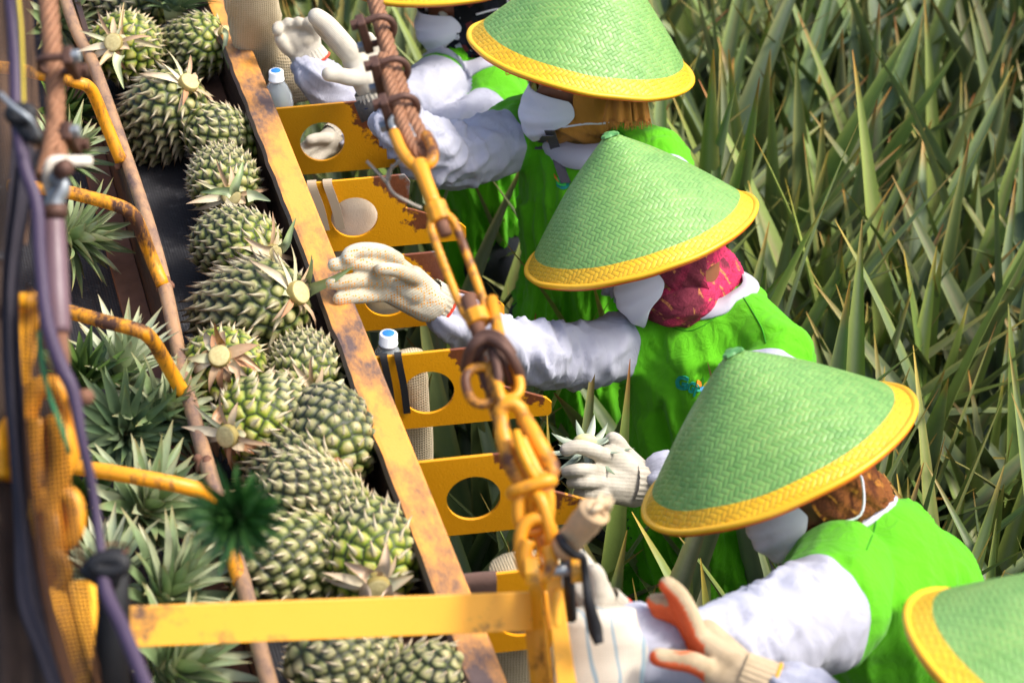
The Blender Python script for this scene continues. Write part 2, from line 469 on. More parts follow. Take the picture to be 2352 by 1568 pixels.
strip(XL-.006, XL+.006, ZB-.08, ZR-.006, mat=WEB, name='divider_wall')
strip(XL-.055, XL-.007, ZB-.05, ZB-.036, mat=RUST, name='belt_guide')
strip(XLL-.05, XLL-.004, ZB-.07, ZT-.02, mat=YEL, name='side_beam')
strip(XLL-.003, XR0-.002, ZB-.16, ZB-.10, mat=WEB, name='deck_plate')
# rail tube (gently bent), follows the photographed run
rp = [(150, 0), (215, 150), (300, 392), (345, 530), (378, 655), (428, 890), (488, 1110), (556, 1330), (618, 1568)]
RP = [P(u, v, ZR) for u, v in rp]
RP = [RP[0]+Vector((0, 1.2, 0))]+RP+[RP[-1]+Vector((0.0, -.5, 0))]
obj('rail_tube', tube(RP, .0125, seg=14, smooth=8), TUBEP, boom)
for (u, v) in ((280, 372), (377, 652), (424, 905), (470, 1065)):
    c = P(u, v, ZR); obj('weld', remesh(merge(*[sphere(c+Vector((.010*math.cos(a*1.3), (a-4)*.0022, .008*math.sin(a*2))), .0075) for a in range(9)]), .0025, 2), RUST, boom)
# bent cross rods from the left frame to the rail
rods = [[(-60, 150, 1.30), (30, 158, 1.30), (90, 170, 1.30), (180, 190, 1.29), (206, 203, 1.27), (222, 232, 1.24), (240, 277, 1.20), (278, 370, 1.125)],
        [(20, 425, 1.30), (130, 437, 1.30), (210, 455, 1.29), (278, 475, 1.28), (306, 494, 1.26), (322, 524, 1.23), (345, 585, 1.17), (374, 655, 1.125)],
        [(20, 690, 1.30), (140, 712, 1.30), (240, 738, 1.30), (322, 760, 1.29), (350, 782, 1.26), (368, 810, 1.22), (392, 852, 1.17), (420, 902, 1.125)],
        [(20, 1045, 1.30), (150, 1068, 1.30), (300, 1092, 1.30), (430, 1118, 1.28), (478, 1138, 1.25), (510, 1200, 1.19), (532, 1270, 1.14), (552, 1338, 1.12)]]
for r in rods:
    obj('bent_rod', tube([P(*q) for q in r], .0118, seg=14, smooth=5), TUBE, boom)
# ---------------------------------------------------------------- bracket plates on the far side of the beam
BR = [(640, 250, 820, 243, 690, 385, 905, 376, .50, 1), (710, 422, 925, 418, 770, 567, 986, 545, 1, 2), (784, 600, 1003, 605, 850, 758, 1075, 735, 1, 3),
      (862, 822, 1110, 803, 928, 977, 1172, 950, 1, 4), (965, 1062, 1200, 1047, 1025, 1226, 1313, 1206, 1, 5), (1066, 1327, 1330, 1312, 1130, 1507, 1440, 1470, 1, 6)]
blab = ['farthest yellow steel bracket plate on the beam, white sleeve visible through its round hole',
        'yellow bracket plate whose hole is filled by pale sacking, beige strap over its top',
        'yellow bracket plate mostly hidden behind the open dotted glove',
        'yellow bracket plate with black straps at its inner corner and a large rust patch',
        'rust-stained yellow bracket plate between the hook and the beam, dark leaves through its hole',
        'nearest yellow bracket plate, behind the blurred crossbar with brown rag on its edge']
BRO = []
def bracket(i, u0, v0):
    p0 = P(u0, v0, ZT-.02); p0.x = XR1+.001
    y = p0.y
    ang = R_(-7)
    ax = Vector((math.cos(ang), math.sin(ang), 0)); az = Vector((0, 0, 1)); th = ax.cross(az)
    W, H = .30, .145
    out = [(0, 0), (.62*W, .004), (.655*W, -.012), (.64*W, -.055), (.62*W, -.068), (.66*W, -.072), (.97*W, -.112), (1.0*W, -.122), (1.0*W, -.142), (.985*W, -.148), (.5*W, -.150), (0.0, -.152)]
    hc = (.090, -.080); hr = .0435; k = 36
    bm = bmesh.new()
    ov = [bm.verts.new((x, 0, z)) for x, z in out]
    hv = [bm.verts.new((hc[0]+hr*math.cos(2*math.pi*t/k), 0, hc[1]+hr*math.sin(2*math.pi*t/k))) for t in range(k)]
    ed = [bm.edges.new((ov[j], ov[(j+1) % len(ov)])) for j in range(len(ov))]+[bm.edges.new((hv[j], hv[(j+1) % k])) for j in range(k)]
    bmesh.ops.triangle_fill(bm, use_beauty=True, use_dissolve=False, edges=ed)
    r = bmesh.ops.extrude_face_region(bm, geom=list(bm.faces))
    bmesh.ops.translate(bm, verts=[e for e in r['geom'] if isinstance(e, bmesh.types.BMVert)], vec=(0, .006, 0))
    bmesh.ops.recalc_face_normals(bm, faces=bm.faces)
    V, F = bm2vf(bm); bm.free()
    V = [p0+ax*v.x+Vector((-ax.y, ax.x, 0))*v.y+az*v.z for v in V]
    o = obj('bracket_plate', (V, F), BRM, smooth=False)
    tag(o, blab[i], 'bracket', 'bracket plates along the beam')
    BRO.append((o, p0, ax))
BRM = worn('bracket paint', '#f2a60c', '#8b8d90', .64, 9, rust='#83462a', rthr=.58, bumpy=.5, paint2='#e89c06')
def rustpatch(m):
    b = MB.__new__(MB); b.m = m; b.t = m.node_tree; b.b = b.t.nodes['Principled BSDF']; b._tc = None
    old = b.b.inputs['Base Color'].links[0].from_socket
    se = b.n('ShaderNodeSeparateXYZ'); b.t.links.new(b.tc(), se.inputs[0])
    g_ = b.m_('MULTIPLY', b.m_('MINIMUM', b.m_('ADD', se.outputs[0], -.0), .055), 4.2)
    g_ = b.m_('ADD', g_, b.m_('MULTIPLY', b.m_('SUBTRACT', se.outputs[2], .09), 3.2))
    oi = b.n('ShaderNodeObjectInfo'); v4 = b.n('ShaderNodeTexNoise'); v4.noise_dimensions = '4D'; v4.inputs['Scale'].default_value = 16; v4.inputs['Detail'].default_value = 9; v4.inputs['Roughness'].default_value = .68
    b.t.links.new(b.tc(), v4.inputs['Vector']); b.set(v4.inputs['W'], b.m_('MULTIPLY', oi.outputs['Random'], 9))
    f = b.m_('ADD', g_, v4.outputs[0]); mk_ = b.ramp(f, (.585, 0.0), (.62, 1.0)); gr = b.ramp(f, (.80, 0.0), (.88, 1.0))
    ru = b.mix(b.noise(70, 5, .7), lin('#4a2a1c'), lin('#96522c'))
    b.color(b.mix(mk_, old, b.mix(gr, ru, lin('#77726c'))))
rustpatch(BRM)
for i, b in enumerate(BR): bracket(i, b[0], b[1])
def brp(i, x, z, off=-.012):
    """point on bracket i in its own plane"""
    o, p0, ax = BRO[i]; return p0+ax*x+Vector((0, 0, z))+Vector((-ax.y, ax.x, 0))*(-off)
# straps, rags, sacks on brackets
def ribbon(pts, wdir, w, t=.0015):
    """flat strap of real thickness"""
    pts = catmull(pts, 6); V, F = [], []; n = len(pts); wd = Vector(wdir).normalized()
    for i, p in enumerate(pts):
        d = (pts[min(i+1, n-1)]-pts[max(i-1, 0)]).normalized(); nn = d.cross(wd).normalized()
        for a, b in ((-1, -1), (1, -1), (1, 1), (-1, 1)): V.append(p+wd*(w/2*a)+nn*(t*b))
    for i in range(n-1):
        for k in range(4):
            l = (k+1) % 4; F.append((i*4+k, i*4+l, (i+1)*4+l, (i+1)*4+k))
    F += [(3, 2, 1, 0), tuple((n-1)*4+k for k in range(4))]
    return V, F
def strap(i, xs, mat, name, label, cat, w=.012, drop=-.11, slant=.02):
    parts = []
    for x in xs:
        o, p0, ax = BRO[i]; f = -Vector((-ax.y, ax.x, 0))
        pts = [p0+ax*(x+slant)+f*.004+Vector((0, 0, drop)), p0+ax*(x+slant*.6)+f*.006+Vector((0, 0, drop*.5)), p0+ax*x+f*.006+Vector((0, 0, -.004)),
               p0+ax*x-f*.004+Vector((0, 0, .004)), p0+ax*x-f*.014+Vector((0, 0, -.02)), p0+ax*(x-.004)-f*.012+Vector((0, 0, drop*.8))]
        parts.append(ribbon(pts, ax, w))
    t = obj(name, merge(*parts), mat, smooth=False); tag(t, label, cat)
strap(1, (.014, .043), simple('beige strap', '#b9a489', .9, 0, .1), 'cloth_strap', 'beige cloth strap looped over the yellow bracket beside the sacking', 'strap', .017, -.10)
strap(3, (.016, .040), simple('black strap', '#1b1b1e', .8, 0, .1), 'rubber_strap', 'black straps holding the water bottle to the rusty yellow bracket', 'strap', .012, -.115, .012)
strap(5, (.025,), SACK, 'rag', 'brown rag folded over the nearest bracket', 'rag', .05, -.05, 0)

def sackmesh(top, bot, r, seed, flat=.55, hint=(1, 0, 0), n=16):
    pts = [Vector(top).lerp(Vector(bot), i/n) for i in range(n+1)]
    def rf(i, t):
        return 1+.13*noise.noise(Vector((math.cos(t)*1.3, math.sin(t)*1.3, i*.35+seed)))+.05*noise.noise(Vector((math.cos(t)*4, math.sin(t)*4, i*1.2+seed)))
    rr = [r*(.86+.14*min(1, i/3)) for i in range(n+1)]
    return tube(pts, rr, seg=28, rfun=rf, flat=flat, hint=hint)
def bottle(base_c, top, r, label, tilt=None):
    c = Vector(top); a = (tilt or Vector((0, 0, 1))).normalized(); s = r/.032
    b = empty('water_bottle', c-a*.20*s, label, 'bottle', 'water bottles tucked by the beam')
    prof = [(-.20, .028), (-.19, .032), (-.07, .032), (-.055, .030), (-.035, .022), (-.022, .0145), (-.010, .0135)]
    def lathe(prof, seg=24): 
        x, y = frame(a); return ring_loft([(c+a*(z*s), x, q*s, y, q*s) for z, q in prof], seg)
    gl = MB('clear bottle plastic', .12); gl.b.inputs['Transmission Weight'].default_value = .7; gl.b.inputs['IOR'].default_value = 1.3; gl.color(lin('#dfe8ee'))
    obj('bottle_body', lathe(prof), gl.m, b)
    x, y = frame(a)
    cap = tube([c+a*(z*s) for z in (-.020, -.0185, -.016, -.0155, .001, .0025)], [.0155*s, .0165*s, .0165*s, .0152*s, .0152*s, .0135*s], seg=40, rfun=lambda i, t: 1+(.02*math.cos(t*20) if i in (3, 4) else 0))
    obj('cap', cap, WHITE, b)
    obj('cap_print', ring_loft([(c+a*(.0030*s), x, .0105*s, y, .0105*s), (c+a*(.0034*s), x, .0100*s, y, .0100*s)], 24), BLUE, b)
def zfor(x, y, v):
    lo, hi = 0, 2
    for _ in range(40):
        m = (lo+hi)/2; q = Vector((x, y, m))-C0; vv = 784-q.dot(UP)/q.dot(VIEW)*FPX
        if vv > v: lo = m
        else: hi = m
    return m
_by = BRO[3][1].y+.045; bt = Vector((XR1+.036, _by, zfor(XR1+.036, _by, 768)))
bottle(None, bt, .032, 'water bottle with blue-topped white cap standing beside the beam under the dotted glove', Vector((.05, 0, 1)))
bt = P(634, 165, 1.16)
bottle(None, bt, .030, 'water bottle with pale blue cap at the far end of the beam')
bt = D(1362, 1402, 3.45)
bottle(None, bt, .034, 'white-necked water bottle inside the sack hanging on the near post', Vector((-.05, 0, 1)))
# sacking
s = obj('burlap_roll', sackmesh(brp(3, .060, -.02, -.035), brp(3, .075, -.32, -.05), .030, 1), BURL); tag(s, 'narrow burlap roll hanging behind the rust-patched bracket below the bottle', 'sack', 'burlap sacks')
s = obj('burlap_roll', sackmesh(brp(1, .085, -.035, -.045), brp(1, .10, -.24, -.045), .05, 5, .4), simple('pale sacking', '#d9ccb8', .95, 0, .12, 60, .5, 300)); tag(s, 'pale sacking stuffed behind the round hole of the second bracket', 'sack', 'burlap sacks')
s = obj('burlap_roll', sackmesh(brp(5, .10, -.03, -.06), brp(5, .10, -.50, -.07), .062, 9), BURL); tag(s, 'fat burlap roll under the nearest bracket beside the yellow post', 'sack', 'burlap sacks')
s = obj('burlap_sack', sackmesh(P(572, -60, 1.32), P(600, 175, 1.03), .052, 13, .6), BURL); tag(s, 'upright burlap sack at the far top end of the beam', 'sack', 'burlap sacks')
s = obj('burlap_sack', sackmesh(P(660, 110, 1.1), P(680, 235, 1.0), .045, 17, .6), BURL); tag(s, 'small burlap bundle under the farthest gloved hand', 'sack', 'burlap sacks')
s = obj('burlap_sack', sackmesh(brp(2, .10, -.03, -.04), brp(2, .10, -.17, -.04), .05, 21, .4), simple('green striped sack', '#cfd8c4', .9, 0, .15, 25, .4)); tag(s, 'greenish white sack behind the bracket under the dotted glove', 'sack')
# ---------------------------------------------------------------- pineapple prototypes
def pineapple_proto(seed, L=.20, R=.074, spike=1.0, N=150, dark=0.0, ripe=.3):
    L = .184*L/.2; R = .0665*R/.074
    rnd = random.Random(seed)
    def rad(t):
        e = abs(2*t-1); base = (1-e**2.7)**.46
        return R*base*(1+.10*(.5-t))
    nz, nt = 96, 128
    ts = np.array([.004+.992*i/(nz-1) for i in range(nz)])
    ts = .5-.5*np.cos(np.pi*(.02+.96*ts))
    rs = np.array([rad(t) for t in ts]); zs = (ts-.5)*L
    TH = np.linspace(0, 2*np.pi, nt, endpoint=False)
    X = rs[:, None]*np.cos(TH); Y = rs[:, None]*np.sin(TH); Z = np.repeat(zs[:, None], nt, 1)
    G = np.stack([X, Y, Z], -1).reshape(-1, 3)
    # fruitlets distributed by area
    tt = np.linspace(.0, 1, 400); rr = np.array([rad(t) for t in tt]); ds = np.hypot(np.diff(rr), np.diff(tt)*L)
    ar = np.concatenate([[0], np.cumsum((rr[1:]+rr[:-1])*.5*ds)]); ar /= ar[-1]
    fc = []; fn = []
    for i in range(N):
        t = float(np.interp((i+.5)/N, ar, tt)); th = i*2.399963+rnd.uniform(-.03, .03)
        r = rad(t); p = np.array([r*math.cos(th), r*math.sin(th), (t-.5)*L]); fc.append(p)
        dr = (rad(min(1, t+.01))-rad(max(0, t-.01)))/(.02*L)
        n = np.array([math.cos(th), math.sin(th), -dr]); n /= np.linalg.norm(n); fn.append(n)
    fc = np.array(fc); fn = np.array(fn)
    d = np.linalg.norm(G[:, None, :]-fc[None], axis=2)
    o = np.argsort(d, axis=1)[:, :2]; i0 = o[:, 0]
    d1 = d[np.arange(len(G)), o[:, 0]]; d2 = d[np.arange(len(G)), o[:, 1]]
    edge = np.clip((d2-d1)/.011, 0, 1)
    nrm = np.stack([np.cos(TH)[None].repeat(nz, 0), np.sin(TH)[None].repeat(nz, 0), np.zeros((nz, nt))], -1).reshape(-1, 3)
    pole = np.abs(G[:, 2])/(L/2)
    nrm[:, 2] = np.sign(G[:, 2])*np.clip((pole-.55)*1.8, 0, 1.2); nrm /= np.linalg.norm(nrm, axis=1)[:, None]
    prof = (edge**.7)*.0056+np.exp(-(d1/.006)**2)*.0022
    low = (G-fc[i0])[:, 2]           # bract half (below the centre) stands prouder
    prof -= .0012*np.clip(low/.01, -1, 1)
    G2 = G+nrm*prof[:, None]
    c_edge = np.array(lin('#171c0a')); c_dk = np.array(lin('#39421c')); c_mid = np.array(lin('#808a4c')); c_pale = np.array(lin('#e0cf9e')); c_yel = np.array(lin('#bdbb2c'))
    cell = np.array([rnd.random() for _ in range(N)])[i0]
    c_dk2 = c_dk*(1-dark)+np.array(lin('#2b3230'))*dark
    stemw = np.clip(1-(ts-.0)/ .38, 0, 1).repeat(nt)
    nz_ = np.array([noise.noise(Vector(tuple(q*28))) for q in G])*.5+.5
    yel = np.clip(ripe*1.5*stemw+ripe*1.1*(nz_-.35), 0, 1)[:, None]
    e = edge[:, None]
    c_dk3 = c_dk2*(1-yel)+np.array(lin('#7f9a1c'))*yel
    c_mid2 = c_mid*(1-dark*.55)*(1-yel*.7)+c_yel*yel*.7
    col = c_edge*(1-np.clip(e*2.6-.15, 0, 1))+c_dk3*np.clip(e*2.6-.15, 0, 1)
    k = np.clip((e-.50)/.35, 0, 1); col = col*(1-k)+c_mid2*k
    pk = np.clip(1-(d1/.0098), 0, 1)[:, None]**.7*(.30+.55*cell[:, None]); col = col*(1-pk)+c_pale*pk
    V = [Vector(tuple(q)) for q in G2]; F = []
    for i in range(nz-1):
        for k_ in range(nt):
            l = (k_+1) % nt; F.append((i*nt+k_, i*nt+l, (i+1)*nt+l, (i+1)*nt+k_))
    F.append(tuple(range(nt-1, -1, -1))); F.append(tuple((nz-1)*nt+k_ for k_ in range(nt)))
    col = list(map(tuple, col))
    # bract spikes
    tan = np.array(lin('#e4d6b0')); tip_ = np.array(lin('#d0a67e')); base_ = np.array(lin('#a9a06a'))
    for i in range(N):
        t = fc[i][2]/L+.5
        if t < .05 or t > .97: continue
        n = Vector(fn[i]); up = (Vector((0, 0, 1))-n*n.z).normalized() if abs(n.z) < .97 else Vector((-n.x, -n.y, 0)).normalized()
        s = n.cross(up); c = Vector(fc[i])+n*.005
        ln = spike*.0215*rnd.uniform(.75, 1.25); wd = .0062*(.75+.25*spike)
        lean = rnd.uniform(-.15, .15)
        up = (up+s*lean).normalized()
        b = len(V)
        V += [c-s*wd-up*.004-n*.001, c-up*.007+n*.0025, c+s*wd-up*.004-n*.001, c+up*.003+n*.001,
              c+up*ln*.45-s*wd*.42+n*ln*.20, c+up*ln*.40+n*(ln*.33+.001), c+up*ln*.45+s*wd*.42+n*ln*.20, c+up*ln*.5+n*ln*.16,
              c+up*ln*1.0+n*ln*.70]
        for a in range(4):
            a2 = (a+1) % 4; F.append((b+a, b+a2, b+4+a2, b+4+a)); F.append((b+4+a, b+4+a2, b+8))
        w_ = rnd.uniform(.75, 1.1)*(1-.45*dark)
        col += [tuple(base_*w_)]*4+[tuple(tan*w_)]*4+[tuple(tip_*w_)]
    return mdata('rind', V, F, RIND, col=np.array(col))
def blade(base, d, up, L, w, curl, seg=6, tw=0, cup=.25, colf=None, th=None):
    """a tapering channelled leaf; returns V,F,colors"""
    V, F, Cc = [], [], []; p = Vector(base); d = Vector(d).normalized(); up = Vector(up)
    s = d.cross(up).normalized(); up = s.cross(d).normalized()
    for i in range(seg+1):
        t = i/seg
        ww = w*(1-t**2.2)*(.82+.3*math.sin(min(1, t*2.2)*math.pi/2)) if i < seg else w*.02
        for k, x in enumerate((-1, -.55, 0, .55, 1)):
            V.append(p+s*(x*ww/2)+up*(cup*ww/2*(x*x)))
            Cc.append(colf(t, abs(x)))
        if i < seg:
            st = L/seg; p = p+d*st
            R = Matrix.Rotation(curl/seg, 3, s); d = R@d; up = R@up
            if tw:
                R = Matrix.Rotation(tw/seg, 3, d); s = R@s; up = R@up
    for i in range(seg):
        for k in range(4): a = i*5+k; F.append((a, a+1, a+6, a+5))
    return V, F, Cc
def collect(items):
    V, F, Cc = [], [], []
    for v, f, c in items:
        n = len(V); V += v; Cc += c; F += [tuple(i+n for i in q) for q in f]
    return V, F, Cc
def mixc(a, b, t): t = max(0, min(1, t)); return tuple(a[i]*(1-t)+b[i]*t for i in range(3))
def stem_proto():
    x, y, z = Vector((1, 0, 0)), Vector((0, 1, 0)), Vector((0, 0, 1))
    V, F = ring_loft([(Vector((0, 0, -.080)), x, .0195, y, .0195), (Vector((0, 0, -.1105)), x, .0192, y, .0185), (Vector((0, 0, -.1125)), x, .0178, y, .0172), (Vector((0, 0, -.112)), x, .0125, y, .0122), (Vector((.001, 0, -.1135)), x, .006, y, .006)], 24)
    ring = simple('stem rind', '#9b8a4e', .8, 0, .3, 90)
    return mdata('stem_stub', V, F, [STUB, ring], mi=[1 if i < 48 else 0 for i in range(len(F))])
def dry_proto(seed, n=9, lg=.06):
    rnd = random.Random(seed); it = []
    for i in range(n):
        a = 2*math.pi*i/n+rnd.uniform(-.3, .3); r = Vector((math.cos(a), math.sin(a), 0))
        c1 = lin(rnd.choice(['#dcc7a2', '#c9a984', '#e2d5b4', '#c8946a', '#cdd0a6'])); c2 = lin('#8a5a38')
        it.append(blade(r*.013+Vector((0, 0, -.099)), r+Vector((0, 0, -.22+rnd.uniform(-.25, .15))), Vector((0, 0, -1)), lg*rnd.uniform(.3, 1.35), .018*rnd.uniform(.45, 1.25), -rnd.uniform(.2, 2.4), 6, rnd.uniform(-1.6, 1.6), .3, lambda t, x, c1=c1, c2=c2: mixc(c1, c2, t*.9-.35+.2*x)))
    V, F, Cc = collect(it); return mdata('base_leaves', V, F, DRYL, col=Cc)
def crown_proto(seed, n=70, L=.15, cols=('#c3cdb0', '#8fa07a', '#a9b795'), tip='#a98a5c', spread=1.15, w=.022):
    rnd = random.Random(seed); it = []
    for i in range(n):
        t = i/(n-1); a = i*2.399963
        el = spread*(1-t)**.8+rnd.uniform(-.08, .08)     # angle away from axis
        r = Vector((math.cos(a), math.sin(a), 0)); z = Vector((0, 0, 1))
        d = z*math.cos(el)+r*math.sin(el); up = z*math.sin(el)-r*math.cos(el)
        ln = L*(.42+.75*math.sin(min(1, .15+t*1.1)*math.pi*.75))*rnd.uniform(.85, 1.1)
        c1 = lin(rnd.choice(cols)); c0 = [x*1.1 for x in c1]; c2 = lin(tip); k = rnd.random()*.25
        it.append(blade(r*(.012*(1-t))+z*(.012+.045*t), d, up, ln, w*rnd.uniform(.85, 1.15)*(1-.3*t), -rnd.uniform(.25, .75)*(1-.5*t), 7, rnd.uniform(-.2, .2), .45,
                        lambda q, x, c1=c1, c0=c0, c2=c2, k=k: mixc(mixc(c0, c1, q), c2, max(0, (q-.82+k*.4)*3)+(.25 if x > .9 else 0)*q)))
    core = tube([Vector((0, 0, -.004)), Vector((0, 0, .015)), Vector((0, 0, .05)), Vector((0, 0, .075))], [.014, .022, .014, .004], seg=14)
    V, F, Cc = collect(it); me = mdata('leaves', V, F, LEAF, col=Cc)
    cc = [lin('#b9b87e')]*len(core[0]); me2 = mdata('core', core[0], core[1], DRYL, col=cc)
    return me, me2
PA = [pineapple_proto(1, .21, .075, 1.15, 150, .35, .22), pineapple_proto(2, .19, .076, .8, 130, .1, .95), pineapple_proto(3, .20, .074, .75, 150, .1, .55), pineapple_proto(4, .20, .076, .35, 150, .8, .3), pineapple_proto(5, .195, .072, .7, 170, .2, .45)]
ST = stem_proto(); DR = [dry_proto(11, 13), dry_proto(12, 12, .066), dry_proto(13, 16, .05), dry_proto(14, 7, .04)]
def axis_mat(a, roll=0):
    a = Vector(a).normalized(); x, y = frame(a); m = Matrix((x, y, a)).transposed()
    return (m@Matrix.Rotation(roll, 3, 'Z')).to_4x4()
def pineapple(u, v, z, axis, var, dr, label, scale=1.0, roll=0, stem=True, group='pineapples lying on the belt'):
    """axis points from stem end to crown end, image frame (right, down, towards)"""
    c = P(u, v, z)
    if len(axis) == 2:      # stem end given in the picture: lean it towards the viewer
        L_ = .108*scale*FPX/(c-C0).dot(VIEW); dx, dy = (axis[0]-u)/L_, (axis[1]-v)/L_; q = min(.97, math.hypot(dx, dy)); k = q/math.hypot(dx, dy)
        axis = (-dx*k, -dy*k, -math.sqrt(1-q*q))
    a = IV(*axis)
    e = empty('pineapple', c, label, 'pineapple', group)
    e.rotation_euler = axis_mat(a, roll).to_euler(); e.scale = (scale*.965,)*3
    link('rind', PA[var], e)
    if stem: link('stem_stub', ST, e)
    if dr is not None: link('base_leaves', DR[dr], e)
    return e
z1 = ZB+.072
pine = [
 (285, 5, z1, (-.8, -.2, -.3), 0, None, 'dark spiny pineapple cut off by the top edge of the picture', 1.0, 0, False),
 (295, 112, z1+.02, (278, 112), 1, 1, 'pineapple at the top left whose round cut stem faces the camera', 1.02, .3, True),
 (442, 112, z1, (530, 85), 2, 3, 'green-yellow pineapple lying sideways beside the far top end of the beam', .95, 1, True),
 (370, 272, z1, (448, 195), 0, 1, 'large dark pineapple with long white spines lying alone on the black belt', 1.1, 2, True),
 (512, 322, z1-.005, (-.6, -.45, .4), 1, 2, 'yellowish pineapple half hidden between the spiny one and the star-leafed one', .88, 3, True),
 (514, 416, z1, (545, 458), 4, 1, 'pineapple with a round cut stem in pale leaves, fifth down the belt', 1.0, .6, True),
 (542, 566, z1, (640, 588), 2, 1, 'pineapple lying sideways with its cut stem and a curled leaf pointing at the beam', 1.0, 1.2, True),
 (572, 716, z1+.02, (700, 672), 0, 1, 'big spiny pineapple with a long green leaf pointing towards the dotted glove', 1.16, 2.2, True),
 (516, 858, z1, (520, 815), 1, 2, 'yellow-shouldered pineapple with dry brown leaves on top beside the rail tube', 1.02, .2, True),
 (706, 854, z1, (728, 912), 4, 1, 'pineapple by the beam with a pale cut stem pointing down at its neighbours', .98, .9, True),
 (612, 965, z1+.035, (532, 998), 1, 1, 'ripe pineapple whose brown dry leaves ring the cut stem at its lower left', 1.03, .5, True),
 (757, 1000, z1+.03, (792, 1085), 3, 3, 'smooth dark pineapple with scale-like eyes lying against the beam', 1.05, 2.5, True),
 (672, 1082, z1, (775, 1090), 0, 3, 'grey spiny pineapple wedged under the smooth dark one', 1.0, 1.5, True),
 (722, 1150, z1+.03, (-.75, -.55, .35), 4, None, 'green pineapple with tight eyes below the grey spiny one', 1.0, 2.8, False),
 (660, 1290, z1, (-.9, .1, .45), 2, None, 'green pineapple at the lower left of the pile behind the dark crown', 1.08, 1.9, False),
 (850, 1264, z1+.01, (876, 1340), 1, 1, 'pineapple just above the crossbar with a pale star of leaves round its stem', 1.05, 1.1, True),
 (795, 1535, z1, (-.6, -.2, .6), 4, None, 'pineapple seen below the blurred crossbar', 1.05, .4, False),
 (965, 1590, z1, (.6, -.5, .4), 2, None, 'pineapple at the bottom edge below the crossbar near the beam', .92, 1.4, False)]
PINE = [pineapple(*p) for p in pine]
# single long leaves still on some fruits
def leaf_on(e, pts, w, c='#b9c49a', c2='#8fa860'):
    pts = [pts[0].lerp(pts[1], .5)]+pts[1:]; P_ = catmull(pts, 5); n = len(P_); V, F, Cc = [], [], []
    for i, p in enumerate(P_):
        d = (P_[min(i+1, n-1)]-P_[max(i-1, 0)]).normalized(); s = d.cross(BK).normalized(); up = s.cross(d); t = i/(n-1); ww = w*(1-t**1.8)+.0006
        for x in (-1, -.5, 0, .5, 1): V.append(p+s*(x*ww/2)+up*(.3*ww*x*x)); Cc.append(mixc(lin(c), lin(c2), t*.6+.4*abs(x)))
    for i in range(n-1):
        for k in range(4): a = i*5+k; F.append((a, a+1, a+6, a+5))
    M = e.matrix_basis.inverted(); V = [M@v for v in V]
    o = link('long_leaf', mdata('long_leaf', V, F, LEAF, col=Cc), e)
def pz(*q): return [P(u, v, z) for u, v, z in q]
leaf_on(PINE[7], pz((690, 682, 1.12), (715, 665, 1.14), (760, 645, 1.17), (812, 612, 1.20)), .024)
leaf_on(PINE[7], pz((690, 682, 1.12), (706, 650, 1.15), (714, 620, 1.19), (716, 585, 1.22)), .015)
leaf_on(PINE[7], pz((688, 672, 1.13), (655, 640, 1.16), (590, 632, 1.16), (510, 662, 1.15)), .016)
leaf_on(PINE[6], pz((638, 583, 1.10), (658, 560, 1.13), (668, 530, 1.15), (680, 500, 1.17)), .016)
leaf_on(PINE[6], pz((636, 583, 1.10), (600, 570, 1.13), (560, 545, 1.14)), .018, '#e2cfb0', '#cda982')
leaf_on(PINE[5], pz((545, 452, 1.12), (520, 440, 1.13), (490, 440, 1.13), (460, 442, 1.12)), .018)
leaf_on(PINE[5], pz((545, 452, 1.12), (540, 430, 1.15), (552, 400, 1.17), (558, 372, 1.18)), .020)
leaf_on(PINE[5], pz((545, 452, 1.12), (520, 480, 1.11), (480, 500, 1.10)), .024, '#ddd2ae', '#c9b890')
leaf_on(PINE[5], pz((545, 452, 1.12), (590, 450, 1.12), (622, 462, 1.12)), .022, '#cdd0ae', '#a9b888')
leaf_on(PINE[1], pz((280, 105, 1.14), (270, 150, 1.12), (285, 205, 1.10)), .022, '#d8d8b2', '#b4c184')
leaf_on(PINE[1], pz((280, 105, 1.14), (278, 60, 1.17), (285, 5, 1.2)), .012, '#c8a47c', '#b39a5a')
leaf_on(PINE[1], pz((275, 110, 1.14), (245, 130, 1.13), (222, 160, 1.12)), .018, '#dfd0a6', '#c2a070')
leaf_on(PINE[1], pz((290, 100, 1.14), (330, 100, 1.14), (375, 112, 1.13)), .016, '#dfd0a6', '#bfae80')
leaf_on(PINE[2], pz((500, 60, 1.12), (520, 80, 1.14), (516, 120, 1.12), (528, 165, 1.08)), .012, '#d0d2a8', '#9aa868')
leaf_on(PINE[3], pz((435, 195, 1.12), (462, 205, 1.13), (475, 240, 1.10)), .02, '#e6d2b4', '#cfa988')
leaf_on(PINE[3], pz((435, 200, 1.12), (420, 180, 1.15), (385, 175, 1.15)), .018, '#e6d2b4', '#cfa988')
leaf_on(PINE[9], pz((730, 900, 1.11), (700, 870, 1.14), (672, 835, 1.15)), .016, '#e2d3ae', '#c8a680')
leaf_on(PINE[9], pz((735, 905, 1.11), (770, 890, 1.13), (790, 870, 1.13)), .022, '#d8d6ae', '#b8b48a')
leaf_on(PINE[8], pz((520, 810, 1.14), (500, 770, 1.19), (492, 740, 1.22)), .012, '#c9965e', '#8a5a38')
leaf_on(PINE[8], pz((515, 812, 1.14), (560, 820, 1.15), (600, 850, 1.13)), .016, '#e2c9a0', '#b9865a')
leaf_on(PINE[8], pz((515, 812, 1.14), (470, 815, 1.15), (440, 850, 1.13)), .016, '#e2d0a0', '#b9865a')
leaf_on(PINE[8], pz((520, 812, 1.14), (545, 850, 1.16), (548, 900, 1.14)), .014, '#dfc39a', '#b9865a')
